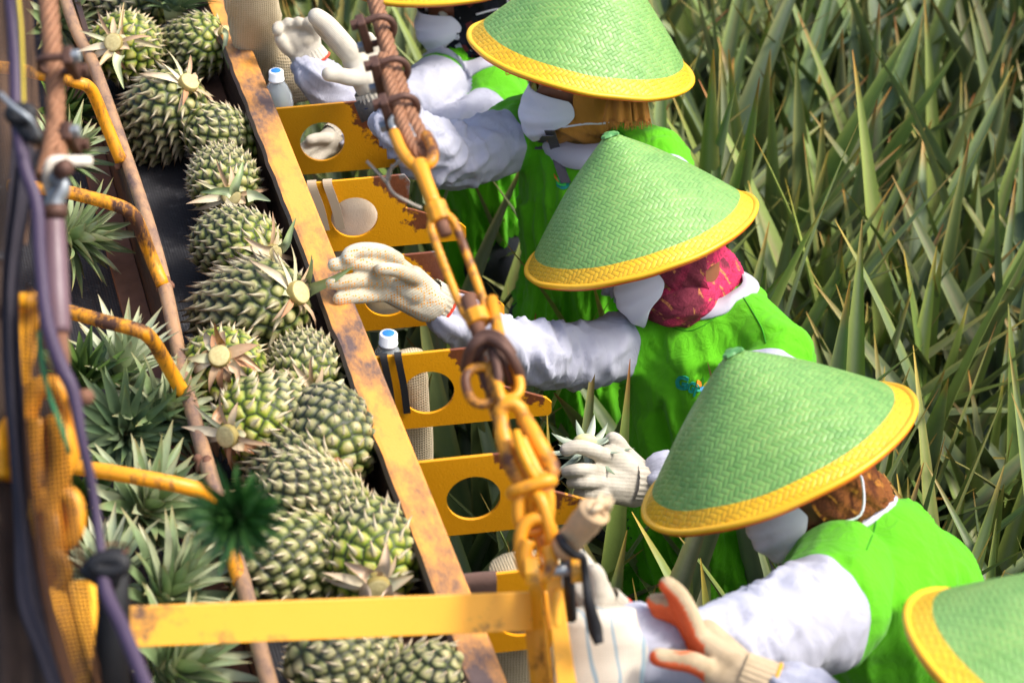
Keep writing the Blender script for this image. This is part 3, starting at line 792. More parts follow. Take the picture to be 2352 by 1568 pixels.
for k, q in enumerate([[(533, 1010, 1.13), (530, 1040, 1.10), (545, 1085, 1.05)], [(545, 1005, 1.13), (580, 1030, 1.12), (600, 1040, 1.10)], [(515, 1000, 1.13), (495, 1020, 1.10), (500, 1050, 1.07)], [(520, 985, 1.14), (500, 955, 1.15), (520, 915, 1.16)], [(550, 990, 1.14), (590, 985, 1.14), (615, 985, 1.14)], [(540, 1010, 1.12), (560, 1040, 1.10), (572, 1070, 1.06)]]):
    leaf_on(PINE[10], pz(*q), .020, ['#d3a97e', '#c8946a', '#dcb892'][k % 3], '#a87248')
for k, q in enumerate([[(870, 1335, 1.12), (885, 1290, 1.16), (888, 1245, 1.18)], [(865, 1330, 1.12), (830, 1310, 1.14), (790, 1290, 1.14)], [(885, 1345, 1.12), (915, 1335, 1.13), (950, 1320, 1.14)], [(860, 1345, 1.11), (840, 1355, 1.10), (825, 1370, 1.08)], [(880, 1345, 1.12), (892, 1360, 1.11), (888, 1382, 1.09)]]):
    leaf_on(PINE[15], pz(*q), .022, ['#e6d0b4', '#dcbfa0', '#d4d3ac'][k % 3], '#c8a680')
# ---------------------------------------------------------------- crowns
PALE = ('#a3b388', '#869c6a', '#bcc49c'); DEEP = ('#47602c', '#3d5426', '#5f7c38'); MIDG = ('#6d8560', '#5c7554', '#829672')
CR = {'pale': crown_proto(21, 48, .125, PALE, '#a9905c', 1.1, .030), 'deep': crown_proto(22, 34, .115, DEEP, '#6f8a30', 1.1, .032), 'mid': crown_proto(23, 74, .115, MIDG, '#8a9a50', 1.25, .021), 'pale2': crown_proto(24, 40, .14, ('#bcc8a2', '#a5b48a', '#ccd4b4'), '#b39a6a', .95, .034)}
def crown(u, v, z, axis, kind, label, s=1.0, roll=0, group='crowns lying on the left belt'):
    c = P(u, v, z); e = empty('pineapple_tuft', c, label, 'pineapple crown', group)
    e.rotation_euler = axis_mat(IV(*axis), roll).to_euler(); e.scale = (s*.86,)*3
    a, b = CR[kind]; link('leaves', a, e); link('core', b, e); return e
crown(395, 45, 1.10, (.25, -.9, .15), 'mid', 'grey-green crown rising behind the pineapples at the top of the belt', 1.15, 0, 'crowns lying on the left belt')
crown(95, 55, 1.05, (.75, .1, .5), 'pale', 'pale crown at the top left corner behind the netting', .95, .5)
crown(105, 275, 1.0, (.9, -.25, .3), 'deep', 'small dark green crown beside the upper rusty cable', .95, .8)
crown(110, 385, 1.05, (.75, -.5, .35), 'pale', 'pale crown fanning up beside the shackle of the left cable', .95, 1.7)
crown(120, 545, 1.04, (.95, -.05, .35), 'pale', 'pale crown with its tips pointing right, below the second bent rod', 1.05, 2.2)
crown(270, 905, 1.05, (.25, -.85, .5), 'pale2', 'whitest crown beside the elbow of the third bent rod', 1.0, 1.1)
crown(190, 930, 1.07, (.1, -.75, .6), 'deep', 'glossy dark green crown in front of the whitest crown', 1.0, 2.0)
crown(335, 985, 1.05, (.65, -.55, .5), 'pale', 'pale crown leaning on the rail tube', 1.0, 2.9)
crown(270, 985, 1.05, (.35, .1, .9), 'mid', 'dense grey-green crown with fine curved leaves seen end-on', 1.2, .3)
crown(205, 1150, 1.03, (-.1, .1, .9), 'deep', 'dark green crown half hidden by the purple hose', 1.0, 1.3)
crown(300, 1200, 1.04, (.5, -.45, .6), 'pale', 'pale crown right below the fourth bent rod', 1.15, 1.9)
crown(345, 1420, 1.05, (.55, -.7, .4), 'pale', 'pale upright crown just above the crossbar', 1.15, .2)
crown(250, 1390, 1.03, (.0, -.8, .5), 'pale2', 'pale crown beside the black clamp on the purple hose', .95, 2.5)
crown(345, 1560, 1.05, (.7, -.35, .5), 'pale', 'pale crown under the left end of the crossbar', 1.15, 1.5)
e = empty('pineapple_tuft', D(570, 1172, 2.85), 'dark green blurred crown in mid-air above the pile, being thrown', 'pineapple crown')
e.rotation_euler = axis_mat(IV(-.35, .15, .75), .5).to_euler(); e.scale = (.46,)*3
CRD = crown_proto(31, 90, .13, ('#2c5a22', '#39692c', '#1f4a1c', '#4f7d3c'), '#5d8a40', 1.45, .028); link('leaves', CRD[0], e); link('core', CRD[1], e)
# ---------------------------------------------------------------- the field
def plant_proto(seed):
    rnd = random.Random(seed); it = []
    n = rnd.randint(30, 36)
    for i in range(n):
        t = i/(n-1); a = i*2.399963+rnd.uniform(-.3, .3)
        el = (.90*(1-t)**.8+.04)*rnd.uniform(.75, 1.15)
        r = Vector((math.cos(a), math.sin(a), 0)); z = Vector((0, 0, 1))
        d = z*math.cos(el)+r*math.sin(el); up = z*math.sin(el)-r*math.cos(el)
        ln = rnd.uniform(.72, 1.18)*(1-.22*abs(t-.5))
        base = lin(rnd.choice(['#56695a', '#4c634a', '#5c725a', '#4a623a', '#687c66', '#5e7438', '#4e6a32', '#647a50', '#748444', '#445a44']))
        marg = lin(rnd.choice(['#8e9a4a', '#7d8f4c', '#9aa06a', '#86904a', '#9c9458']))
        mid = lin(rnd.choice(['#6d5a48', '#7a6450', '#8b9688', '#66705c', '#7b6458', '#8a948a'])) ; kk = rnd.choice([0, .25, .45, .7])
        tp = lin(rnd.choice(['#b9813a', '#9a5a2e', '#b79a44', '#a8894a', '#8a8a4a'])); tl = rnd.uniform(.90, .985); pale = [.62, .64, .60]; ps = rnd.random() < .3
        def cf(q, x, base=base, marg=marg, mid=mid, kk=kk, tp=tp, tl=tl, ps=ps):
            c = mixc(base, mid, (1-x*1.6)*kk)
            c = mixc(c, marg, (x-.7)*2.6*(.35+.65*q))
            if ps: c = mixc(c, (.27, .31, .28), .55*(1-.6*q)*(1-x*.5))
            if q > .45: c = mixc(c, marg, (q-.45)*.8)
            return mixc(c, tp, (q-tl)/(1-tl)*1.2)
        curl = -rnd.uniform(-.10, .50) if rnd.random() < .9 else -rnd.uniform(.7, 1.4)
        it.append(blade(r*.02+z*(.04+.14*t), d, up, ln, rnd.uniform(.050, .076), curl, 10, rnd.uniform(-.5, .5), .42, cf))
    V, F, Cc = collect(it)
    stem = tube([Vector((0, 0, 0)), Vector((0, 0, .12)), Vector((0, 0, .26))], [.035, .04, .015], seg=10)
    return mdata('leaves', V, F, FLEAF, col=Cc), mdata('stem', stem[0], stem[1], TROU)
FLEAF = MB('field leaf', .46, spec=.35); _c = FLEAF.attr(); _s = FLEAF.noise(5, 5, .65)
oi = FLEAF.n('ShaderNodeObjectInfo'); _v = FLEAF.ramp(oi.outputs['Random'], (0, .68), (1, 1.12))
_c = FLEAF.mix(1.0, _c, _v, 'MULTIPLY'); _c = FLEAF.mix(_s, _c, FLEAF.mix(1.0, _c, (1.25, 1.25, 1.1), 'MULTIPLY'))
_f = FLEAF.ramp(FLEAF.noise(140, 3, .7), (.70, 0.0), (.76, 1.0)); _c = FLEAF.mix(FLEAF.m_('MULTIPLY', _f, .5), _c, lin('#8f8a5c'))
FLEAF.color(_c); FLEAF.bump(FLEAF.noise(60, 4), .25, .003); FLEAF = FLEAF.m
PP = [plant_proto(100+i) for i in range(9)]
ROWN = ('grey-green', 'sword-leaved', 'dense green', 'broad-leaved', 'dark green')
POSN = (' at the top of the field', ' in the upper field', ' at mid-height of the picture', ' in the lower field', ' at the bottom of the picture')
def plants(avoid):
    rnd = random.Random(5); n = 0
    flab = 'pineapple plant with long grey-green sword leaves in the dense field beyond the workers'
    nlab = 'pineapple plant with broad dark green leaves growing right below the bracket plates'
    rows = []; x = XR1+.20; 
    y = 1.6
    pts = []
    while y < 11.5:
        xx = XR1+.17+rnd.uniform(0, .1)
        while xx < 6.8:
            pts.append((xx+rnd.uniform(-.07, .07), y+rnd.uniform(-.07, .07))); xx += .29 if y < 6.5 else .34
        y += .28 if y < 6.5 else .33
    for (x, y) in pts:
        q = Vector((x, y, .5))-C0; dd = q.dot(VIEW)
        u = 1176+q.dot(RT)/dd*FPX; v = 784-q.dot(UP)/dd*FPX
        if not (-500 < u < 2352+560 and -420 < v < 1568+620): continue
        if any((x-a)**2+(y-b)**2 < r*r for a, b, r in avoid): continue
        if abs(u-1640) < 130 and abs(v-1290) < 110: continue
        near = x < XR1+.45
        qq = Vector((x, y, .35))-C0; du_ = qq.dot(VIEW); uu = 1176+qq.dot(RT)/du_*FPX; vv_ = 784-qq.dot(UP)/du_*FPX
        iu = min(4, max(0, int((uu-1050)/262))); iv = min(4, max(0, int(vv_/314)))
        flab = ROWN[iv]+' pineapple plant '+('just beyond the bracket plates', 'in line with the second hat', 'in line with the middle hat', 'right of the hats', 'by the right edge')[iu]+POSN[iv]
        i = rnd.randrange(len(PP))
        e = empty('pineapple_plant', (x, y, GZ), flab, 'pineapple plant', 'pineapple plants in the field')
        sc_ = rnd.uniform(1.05, 1.18) if x < XR1+1.1 and y < 5.2 else rnd.uniform(.95, 1.15)
        e.rotation_euler = (rnd.uniform(-.1, .1), rnd.uniform(-.1, .1), rnd.uniform(0, 6.28)); e.scale = (sc_, sc_, sc_)
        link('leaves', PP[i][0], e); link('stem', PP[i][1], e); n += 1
    print('plants', n)
# ---------------------------------------------------------------- near frame: posts, crossbar
fr = empty('support_frame', at(D(1290, 1450, 3.3), ZB), 'yellow steel frame whose blurred crossbar spans the belt at the bottom', 'frame')
ca, cb = D(215, 1441, 3.12), D(1285, 1400, 3.32)
ax = (cb-ca).normalized(); dn = (-UP-BK*.05); dn = (dn-ax*dn.dot(ax)).normalized(); th = ax.cross(dn)
hh = .0255
def Lbeam():
    a = bevelled(box((ca+cb)/2, ax*((cb-ca).length/2), dn*hh, th*.004), .0012)
    b = bevelled(box((ca+cb)/2+dn*(hh-.004)-th*.026, ax*((cb-ca).length/2), dn*.004, th*.022), .0012)
    return merge(a, b)
th = th if th.dot(VIEW) < 0 else -th     # th points towards the camera
obj('crossbar', Lbeam(), YELC, fr, smooth=False)
# right post: angle plate leaning away, top at shackle
def plate(quad, t, mat, name, par, hint=None):
    n = (quad[1]-quad[0]).cross(quad[2]-quad[0]).normalized()*t
    V = list(quad)+[q+n for q in quad]; m = len(quad)
    F = [tuple(range(m-1, -1, -1)), tuple(range(m, 2*m))]+[(i, (i+1) % m, m+(i+1) % m, m+i) for i in range(m)]
    return obj(name, bevelled((V, F), .0012), mat, par, smooth=False)
plate([D(1243, 1222, 3.27), D(1272, 1216, 3.27), D(1334, 1640, 3.24), D(1286, 1640, 3.24)], .006, YELC, 'post', fr)
plate([D(1241, 1250, 3.275), D(1212, 1420, 3.33), D(1236, 1660, 3.33), D(1284, 1660, 3.25)], .006, YEL, 'post_flange', fr)
lw = bevelled(box(D(1277, 1400, 3.25), RT*.005, UP*.034, BK*.006), .003); obj('weld', remesh(merge(*[sphere(D(1279, 1362+8*k, 3.26), .0075) for k in range(10)]), .0025, 3), YELC, fr)
# left post (behind netting)
plate([D(96, 1330, 3.0), D(160, 1330, 3.0), D(228, 1640, 2.9), D(150, 1640, 2.9)], .006, YELC, 'post', fr)
plate([D(160, 1332, 2.995), D(222, 1332, 3.06), D(236, 1640, 3.0), D(229, 1640, 2.9)], .006, YELC, 'post_flange', fr)
plate([D(20, 690, 3.0), D(92, 690, 3.0), D(85, 780, 2.98), D(52, 960, 2.95)], .008, YEL, 'gusset_plate', fr)
obj('gusset_tube', tube([D(24, 692, 2.98), D(90, 690, 2.98)], .010, seg=14), YEL, fr)
obj('frame_tube', tube([D(-40, 640, 3.05), D(-14, 900, 3.0), D(4, 1100, 2.95)], .016, seg=16), YEL, fr)
obj('bolt', tube([D(168, 911, 2.93), D(200, 911, 2.90)], [.007, .0095], seg=12), RUST, fr)
# shackle pin and nuts on the right post
def hexnut(c, d, r, t): return bevelled(tube([c-d*t/2, c+d*t/2], r, seg=6), .0015)
pd = (D(1335, 1306, 3.22)-D(1205, 1312, 3.22)).normalized()
sh = empty('shackle_pin', D(1205, 1312, 3.22), 'pale bolt and nuts through the top of the yellow post below the chain', 'bolt')
obj('pin', tube([D(1212, 1312, 3.22), D(1340, 1305, 3.22)], .008, seg=14), STEEL, sh)
obj('nut', hexnut(D(1222, 1309, 3.21), pd, .020, .018), YELC, sh)
obj('nut', hexnut(D(1326, 1306, 3.22), pd, .019, .016), YELC, sh)
obj('washer', tube([D(1338, 1300, 3.22), D(1342, 1300, 3.22)], .020, seg=20), STEEL, sh)
# ---------------------------------------------------------------- wire ropes
def rope(path, r, strands=6, turns=22, name='strands', mat=ROPE, par=None, n=None):
    P_ = catmull(path, 10); m = len(P_); L = 0; S = [0]
    for i in range(m-1): L += (P_[i+1]-P_[i]).length; S.append(L)
    # resample
    N = int(L/.004); Q = []
    j = 0
    for i in range(N+1):
        s = L*i/N
        while j < m-2 and S[j+1] < s: j += 1
        Q.append(P_[j].lerp(P_[j+1], (s-S[j])/max(1e-9, S[j+1]-S[j])))
    parts = []; prev = None; fr_ = []
    for i in range(N+1):
        d = Q[min(i+1, N)]-Q[max(i-1, 0)]; a, b = frame(d, prev); prev = a; fr_.append((a, b))
    pitch = r*7
    for k in range(strands):
        pts = []
        for i in range(N+1):
            t = 2*math.pi*(L*i/N/pitch+k/strands); a, b = fr_[i]
            pts.append(Q[i]+a*(r*.62*math.cos(t))+b*(r*.62*math.sin(t)))
        parts.append(tube(pts, r*.42, seg=7))
    return obj(name, merge(*parts), mat, par)
def clamp(par, c, d, r, side, mat=CLAMP):
    """wire rope grip: U bolt + saddle + two nuts"""
    d = d.normalized(); s = (side-d*side.dot(d)).normalized(); f = d.cross(s)
    pts = [c+s*(r*1.55)+f*(-r*1.25)]
    pts += [c+s*(r*1.25*math.sin(t)*-1)+f*(r*1.35*-math.cos(t)) for t in [math.pi*i/10 for i in range(11)]]
    pts += [c+s*(r*1.55)+f*(r*1.25)]
    obj('u_bolt', tube(pts, r*.30, seg=10, smooth=2), mat, par)
    obj('saddle', bevelled(box(c+s*(r*1.35), d*(r*.7), f*(r*1.7), s*(r*.38)), r*.15), mat, par, smooth=False)
    for q in (-1, 1): obj('nut', bevelled(tube([c+s*(r*1.6)+f*(q*r*1.25), c+s*(r*2.25)+f*(q*r*1.25)], r*.52, seg=6), r*.06), STEEL if q > 0 else mat, par, smooth=False)
def torus_link(c, d, s, L, W, r, seg=28):
    """oval chain link in the plane (d, s)"""
    pts = []
    for i in range(seg):
        t = 2*math.pi*i/seg; a, b = math.cos(t), math.sin(t)
        pts.append(c+d*((L/2)*math.copysign(abs(a)**.75, a))+s*((W/2)*math.copysign(abs(b)**.85, b)))
    return tube(pts, r, seg=10, closed=True)
YF_ = CHN
stay = empty('stay_cable', D(1240, 1290, 3.22), 'rusty wire rope with clamps, yellow turnbuckle and hook slanting down the middle', 'cable')
top = [D(800, -190, 3.95), D(858, -10, 3.8), D(885, 90, 3.74), D(912, 180, 3.68), D(940, 262, 3.62), D(975, 330, 3.57), D(983, 352, 3.565), D(968, 356, 3.555), D(948, 320, 3.58), D(928, 268, 3.62)]
rope(top[:7], .0125, par=stay, name='wire_rope')
rope([D(983, 348, 3.56), D(972, 362, 3.54), D(952, 345, 3.55), D(930, 300, 3.585), D(908, 232, 3.63), D(878, 130, 3.70)], .0105, par=stay, name='rope_return')
dd = D(940, 262, 3.62)-D(885, 90, 3.74)
for (u, v, d_, sd) in ((872, 68, 3.74, (-1, .5, .2)), (903, 165, 3.68, (-1, .5, .3)), (925, 250, 3.62, (-1, .6, .3))):
    clamp(stay, D(u, v, d_), dd, .0175, IV(*sd))
# jaw (U-shaped) and rod of the upper turnbuckle
obj('jaw', tube([D(905, 305, 3.57), D(922, 345, 3.53), D(945, 375, 3.50), D(968, 380, 3.50), D(992, 370, 3.50), D(994, 340, 3.52), D(978, 310, 3.55)], .0085, seg=12, smooth=5), YF_, stay)
obj('thimble', tube([D(905, 298, 3.58), D(898, 280, 3.6), D(916, 262, 3.61), D(938, 290, 3.59), D(952, 320, 3.57)], .005, seg=10, smooth=5), STEEL, stay)
obj('rod', tube([D(962, 378, 3.50), D(975, 410, 3.48), D(998, 470, 3.46)], [.013, .0105, .0105], seg=14, smooth=4), YF_, stay)
t0, t1 = D(998, 468, 3.46), D(1098, 735, 3.39)
td = (t1-t0).normalized(); ts_ = (RT-td*RT.dot(td)).normalized()
obj('collar', bevelled(tube([t0, t0+td*.030], .0165, seg=8), .003), YF_, stay, smooth=False)
for q in (-1, 1):
    obj('body_bar', tube([t0+td*.018+ts_*(q*.008), t0+td*.034+ts_*(q*.016), t0+td*.055+ts_*(q*.017), t0.lerp(t1, .5)+ts_*(q*.017), t1-td*.03+ts_*(q*.016), t1+ts_*(q*.010)], .0062, seg=10, smooth=4), YF_, stay)
obj('thread', tube([t0+td*.02, t0+td*.05], .009, seg=14), RUST, stay)
obj('thread', tube([D(1075, 680, 3.40), D(1105, 780, 3.37)], .0105, seg=14), RUST, stay)
obj('collar', bevelled(tube([D(1090, 715, 3.39), D(1102, 745, 3.38)], .018, seg=8), .003), YF_, stay, smooth=False)
obj('rod', tube([D(1128, 685, 3.40), D(1150, 790, 3.36), D(1190, 900, 3.34)], .0085, seg=12), YF_, stay)
# knotted rusty rope round the joint
obj('rope_knot', merge(tube([D(1070, 840, 3.33), D(1085, 795, 3.31), D(1120, 778, 3.31), D(1160, 800, 3.30), D(1190, 850, 3.31), D(1196, 890, 3.33)], .0075, seg=10, smooth=5), tube([D(1075, 860, 3.35), D(1095, 808, 3.33), D(1125, 792, 3.33), D(1155, 825, 3.32), D(1175, 880, 3.33)], .0068, seg=10, smooth=5), tube([D(1066, 850, 3.36), D(1080, 800, 3.34), D(1110, 768, 3.34), D(1150, 775, 3.33), D(1180, 815, 3.33)], .0065, seg=10, smooth=5)), CLAMP, stay)
cdv = (D(1165, 950, 3.3)-D(1125, 800, 3.35)).normalized(); cs = (RT-cdv*RT.dot(cdv)).normalized(); cf_ = cdv.cross(cs)
obj('chain_link', torus_link(D(1122, 838, 3.32), cdv, cs*.5+cf_*.85, .075,.034,.0068), CLAMP, stay)
obj('chain_link', torus_link(D(1108, 885, 3.31), cdv, cs, .056, .042, .0068), YF_, stay)
obj('chain_link', torus_link(D(1160, 872, 3.31), cdv, cs, .058, .036, .0068), YF_, stay)
obj('chain_link', torus_link(D(1140, 918, 3.30), cdv, cs*.3+cf_, .062, .032, .0066), YF_, stay)
# big hook: eye, shank and two prongs
obj('hook_eye', tube([D(1152, 968, 3.28), D(1150, 940, 3.28), D(1172, 926, 3.28), D(1196, 940, 3.28), D(1205, 972, 3.28)], .0095, seg=12, smooth=5), YF_, stay)
obj('hook', tube([D(1150, 955, 3.28), D(1158, 1010, 3.27), D(1178, 1070, 3.26), D(1205, 1115, 3.25), D(1228, 1140, 3.24)], [.0095, .0115, .012, .0115, .0135], seg=14, smooth=5), YF_, stay)
obj('hook_prong', tube([D(1205, 960, 3.28), D(1232, 1010, 3.26), D(1255, 1050, 3.25), D(1268, 1075, 3.24), D(1262, 1094, 3.235), D(1240, 1090, 3.235), D(1222, 1060, 3.24), D(1198, 1005, 3.25)], [.010, .0115, .0115, .011, .009, .008, .0078, .0065], seg=12, smooth=5), YF_, stay)
obj('hook_latch', tube([D(1185, 990, 3.25), D(1200, 1040, 3.235), D(1222, 1085, 3.23), D(1240, 1110, 3.23)], [.006, .0075, .0075, .006], seg=10, smooth=4), YEL, stay)
obj('chain_link', torus_link(D(1222, 1118, 3.235), cf_*.2+cs*.9, cdv*.3+cf_, .058, .03, .0085), YF_, stay)
obj('hook_ball', sphere(D(1228, 1126, 3.24), .024, .017, .016, (RT, UP, BK)), YF_, stay)
obj('chain_link', torus_link(D(1226, 1165, 3.235), UP, cs, .060, .040, .0085), YF_, stay)
obj('chain_link', torus_link(D(1243, 1200, 3.23), (UP*.95-RT*.25).normalized(), cf_*.8+cs*.35, .070, .038, .0085), YF_, stay)
obj('chain_link', torus_link(D(1232, 1255, 3.22), (UP*.97-RT*.05).normalized(), cs, .072, .042, .0088), YF_, stay)
obj('end_shackle', tube([D(1214, 1240, 3.21), D(1206, 1275, 3.21), D(1214, 1310, 3.21), D(1245, 1322, 3.21), D(1262, 1295, 3.21), D(1256, 1255, 3.215)], .0095, seg=12, smooth=5), YF_, stay)
wt = obj('tie_wire', merge(tube([D(842, 370, 3.62), D(870, 400, 3.62), D(892, 425, 3.62)], .0022, seg=6), tube([D(945, 352, 3.55), D(925, 365, 3.58), D(890, 400, 3.6), D(900, 440, 3.6), D(940, 465, 3.6), D(968, 478, 3.6)], .0026, seg=6, smooth=5), tube([D(902, 378, 3.6), D(892, 415, 3.6)], .002, seg=6)), simple('bent tie wire', '#a39a8c', .5, .3, .2)); tag(wt, 'loose bent tie wires poking out beside the turnbuckle above the second bracket', 'wire')
# left stay
st2 = empty('stay_cable', D(150, 1290, 2.95), 'brown wire rope with clamps and shackle running down the left side beside the netting', 'cable')
rope([D(100, -160, 3.25), D(110, -10, 3.2), D(119, 100, 3.17), D(127, 230, 3.14), D(122, 320, 3.11), D(108, 385, 3.09), D(102, 410, 3.08)], .0125, par=st2, name='wire_rope')
rope([D(124, 230, 3.13), D(132, 320, 3.11), D(140, 380, 3.09), D(130, 410, 3.08), D(108, 425, 3.07)], .0105, par=st2, name='rope_return')
for (u, v, sd) in ((124, 150, (1, .7, .3)), (124, 322, (1, .6, .3))): clamp(st2, D(u, v, 3.13), D(122, 320, 3.1)-D(122, 100, 3.14), .0170, IV(*sd))
obj('shackle_bow', tube([D(206, 370, 3.06), D(160, 370, 3.04), D(122, 371, 3.03), D(110, 395, 3.03), D(112, 430, 3.04), D(126, 455, 3.04)], .0068, seg=12, smooth=5), worn('chipped white paint', '#e9dfcf', '#a8762f', .6, 30), st2)
obj('shackle_jaw', tube([D(125, 380, 3.04), D(130, 410, 3.03), D(142, 430, 3.03), D(128, 455, 3.03), D(124, 480, 3.03)], [.007, .010, .011, .012, .013], seg=12, smooth=4), STEEL, st2)
obj('pin', tube([D(140, 392, 3.02), D(150, 385, 2.99)], .011, seg=12), CLAMP, st2)
obj('rod', tube([D(124, 470, 3.03), D(126, 500, 3.03)], .0165, seg=14), CLAMP, st2)
obj('turnbuckle_body', tube([D(122, 500, 3.03), D(126, 590, 3.02), D(130, 680, 3.0), D(136, 765, 2.99)], [.014, .0155, .0155, .014], seg=12, smooth=4), worn('purplish worn paint', '#7b6068', '#c98a2c', .60, 10, (1, 1, .2), paint2='#5f4a50'), st2)
obj('rod', tube([D(136, 760, 2.99), D(142, 820, 2.98), D(140, 880, 2.98)], .010, seg=12), RUST, st2)
obj('chain_link', torus_link(D(112, 985, 2.95), UP, RT, .10, .052, .014), YF_, st2)
obj('hook', tube([D(84, 960, 2.93), D(80, 1040, 2.93), D(88, 1110, 2.93), D(105, 1160, 2.93)], [.013, .016, .016, .013], seg=12, smooth=5), YF_, st2)
obj('hook_prong', tube([D(122, 960, 2.93), D(140, 1000, 2.92), D(138, 1080, 2.92), D(118, 1150, 2.92), D(112, 1180, 2.92)], [.012, .015, .015, .014, .016], seg=12, smooth=5), YF_, st2)
obj('chain_link', torus_link(D(118, 1195, 2.92), UP, cs, .06, .055, .013), YF_, st2)
obj('chain_link', torus_link(D(112, 1250, 2.93), UP, (RT*.4+BK).normalized(), .075, .045, .0125), YF_, st2)
obj('end_shackle', tube([D(86, 1240, 2.92), D(70, 1270, 2.92), D(80, 1310, 2.91), D(86, 1350, 2.91), D(66, 1370, 2.92)], .010, seg=12, smooth=5), YF_, st2)
obj('end_shackle', tube([D(120, 1262, 2.9), D(142, 1290, 2.9), D(148, 1320, 2.9), D(132, 1350, 2.9)], .0095, seg=12, smooth=5), YF_, st2)
# ---------------------------------------------------------------- purple hose, clamp, netting
HOSE = simple('faded purple hose', '#43344c', .55, 0, .25, 18, .3, 90)
hose = obj('hose', tube([D(20, -60, 2.95), D(34, 120, 2.92), D(38, 260, 2.9), D(55, 380, 2.88), D(84, 470, 2.87), D(92, 600, 2.86), D(108, 740, 2.85), D(140, 840, 2.85), D(168, 900, 2.85), D(188, 1010, 2.85), D(214, 1130, 2.86), D(232, 1270, 2.85), D(244, 1360, 2.83), D(285, 1450, 2.8), D(345, 1600, 2.75)],
     [.007, .0078, .0078, .0078, .0078, .0078, .008, .0088, .008, .0060, .0056, .0058, .0082, .0085, .0085], seg=14, smooth=6), HOSE); tag(hose, 'faded purple hose running down the left side in front of the netting', 'hose')
hc = empty('hose_clamp', D(255, 1310, 2.86), 'black pipe clamp and upright black pipe holding the purple hose at lower left', 'clamp')
obj('clamp_ring', tube([D(222+34*math.cos(t)+28, 1296+14*math.sin(t), 2.84) for t in [2*math.pi*i/20 for i in range(20)]], .010, seg=10, closed=True), DARK, hc)
obj('clamp_arm', tube([D(190, 1300, 2.85), D(225, 1318, 2.85), D(270, 1330, 2.86)], [.009, .013, .012], seg=10, smooth=3), DARK, hc)
obj('pipe', tube([D(264, 1262, 2.88), D(262, 1400, 2.89), D(246, 1640, 2.9)], [.0155, .019, .0235], seg=16, cap=True), DARK, hc)
obj('pipe_mouth', tube([D(264.3, 1255, 2.879), D(264.2, 1262, 2.88)], [.0165, .0165], seg=16, cap=False), RUST, hc)
c2 = obj('wire_band', tube([D(248+38*math.cos(t), 1520+14*math.sin(t), 2.893) for t in [2*math.pi*i/20 for i in range(20)]], .0018, seg=6, closed=True), STEEL, hc)
c3 = empty('hose_clamp', D(52, 275, 2.9), 'black clamp with bent wire on the purple hose near the top left corner', 'clamp')
obj('clamp_ring', tube([D(48+22*math.cos(t), 262+10*math.sin(t), 2.88) for t in [2*math.pi*i/20 for i in range(20)]], .009, seg=10, closed=True), DARK, c3)
obj('clamp_arm', tube([D(30, 262, 2.9), D(62, 300, 2.89), D(86, 318, 2.88)], [.010, .012, .009], seg=10, smooth=3), DARK, c3)
obj('bent_wire', tube([D(0, 215, 2.85), D(30, 245, 2.84), D(70, 275, 2.84), D(90, 315, 2.86)], .003, seg=8, smooth=4), STEEL, c3)
def netmat(name, c1, c2, sc_=300, hole=.45, twill=False):
    b = MB(name, .9, spec=.1); uv = b.tc('UV')
    a = b.wave(sc_, uv, .3, 'X'); c_ = b.wave(sc_, uv, .3, 'Y'); h = b.m_('MAXIMUM', a, c_)
    b.color(b.mix(b.noise(20, 4), lin(c1), lin(c2)))
    b.set(b.b.inputs['Alpha'], b.ramp(h, (hole-.03, 0.0), (hole+.03, 1.0)))
    b.bump(h, .5, .002); return b.m
NETB = netmat('brown shade net', '#5f4a3c', '#8a6c55', 60, .55)
NETD = netmat('dark shade net', '#34303a', '#4a4148', 90, .42)
NETY = netmat('thin brown net', '#3a281c', '#5a3c26', 60, .70)
NETS = simple('dense dark shade net', '#3a2c24', .95, 0, .5, 26, .8, 420)
def drape(rows, mat, name, label, amp=.006, seed=0, par=None):
    """rows: left (u,v,d), right (u,v,d); a cloth sheet with folds"""
    Ls = catmull([D(*r[0]) for r in rows], 6); Rs = catmull([D(*r[1]) for r in rows], 6); n = len(Ls); m = 14; V, F, U = [], [], []; s = 0
    for i in range(n):
        if i: s += (Ls[i]-Ls[i-1]).length
        wd = (Rs[i]-Ls[i]).length
        for k in range(m+1):
            t = k/m; f = amp*noise.noise(Vector((t*5, s*3, seed)))+amp*.5*math.sin(t*9+seed+s*4)
            V.append(Ls[i].lerp(Rs[i], t)+BK*f); U.append((t*wd, s))
    for i in range(n-1):
        for k in range(m): a = i*(m+1)+k; F.append((a, a+1, a+m+2, a+m+1))
    b = len(V); V += [v-BK*.0008 for v in V]; F += [tuple(reversed([q+b for q in f])) for f in F]; U += U
    for i in range(n-1):
        a, c = i*(m+1), (i+1)*(m+1); F += [(a, c, c+b, a+b), (a+m, a+m+b, c+m+b, c+m)]
    o = obj(name, (V, F), mat, par, uv=U)
    if not par: tag(o, label, 'netting')
    return o
drape([((-60, -40, 3.02), (70, -40, 3.0)), ((-60, 120, 3.02), (82, 130, 3.0)), ((-60, 260, 3.0), (92, 290, 2.98)), ((-60, 420, 3.0), (78, 400, 2.98)), ((-60, 600, 3.0), (60, 560, 2.98))], NETB, 'shade_net', 'brown shade netting hanging in the top left corner behind the purple hose', .012)
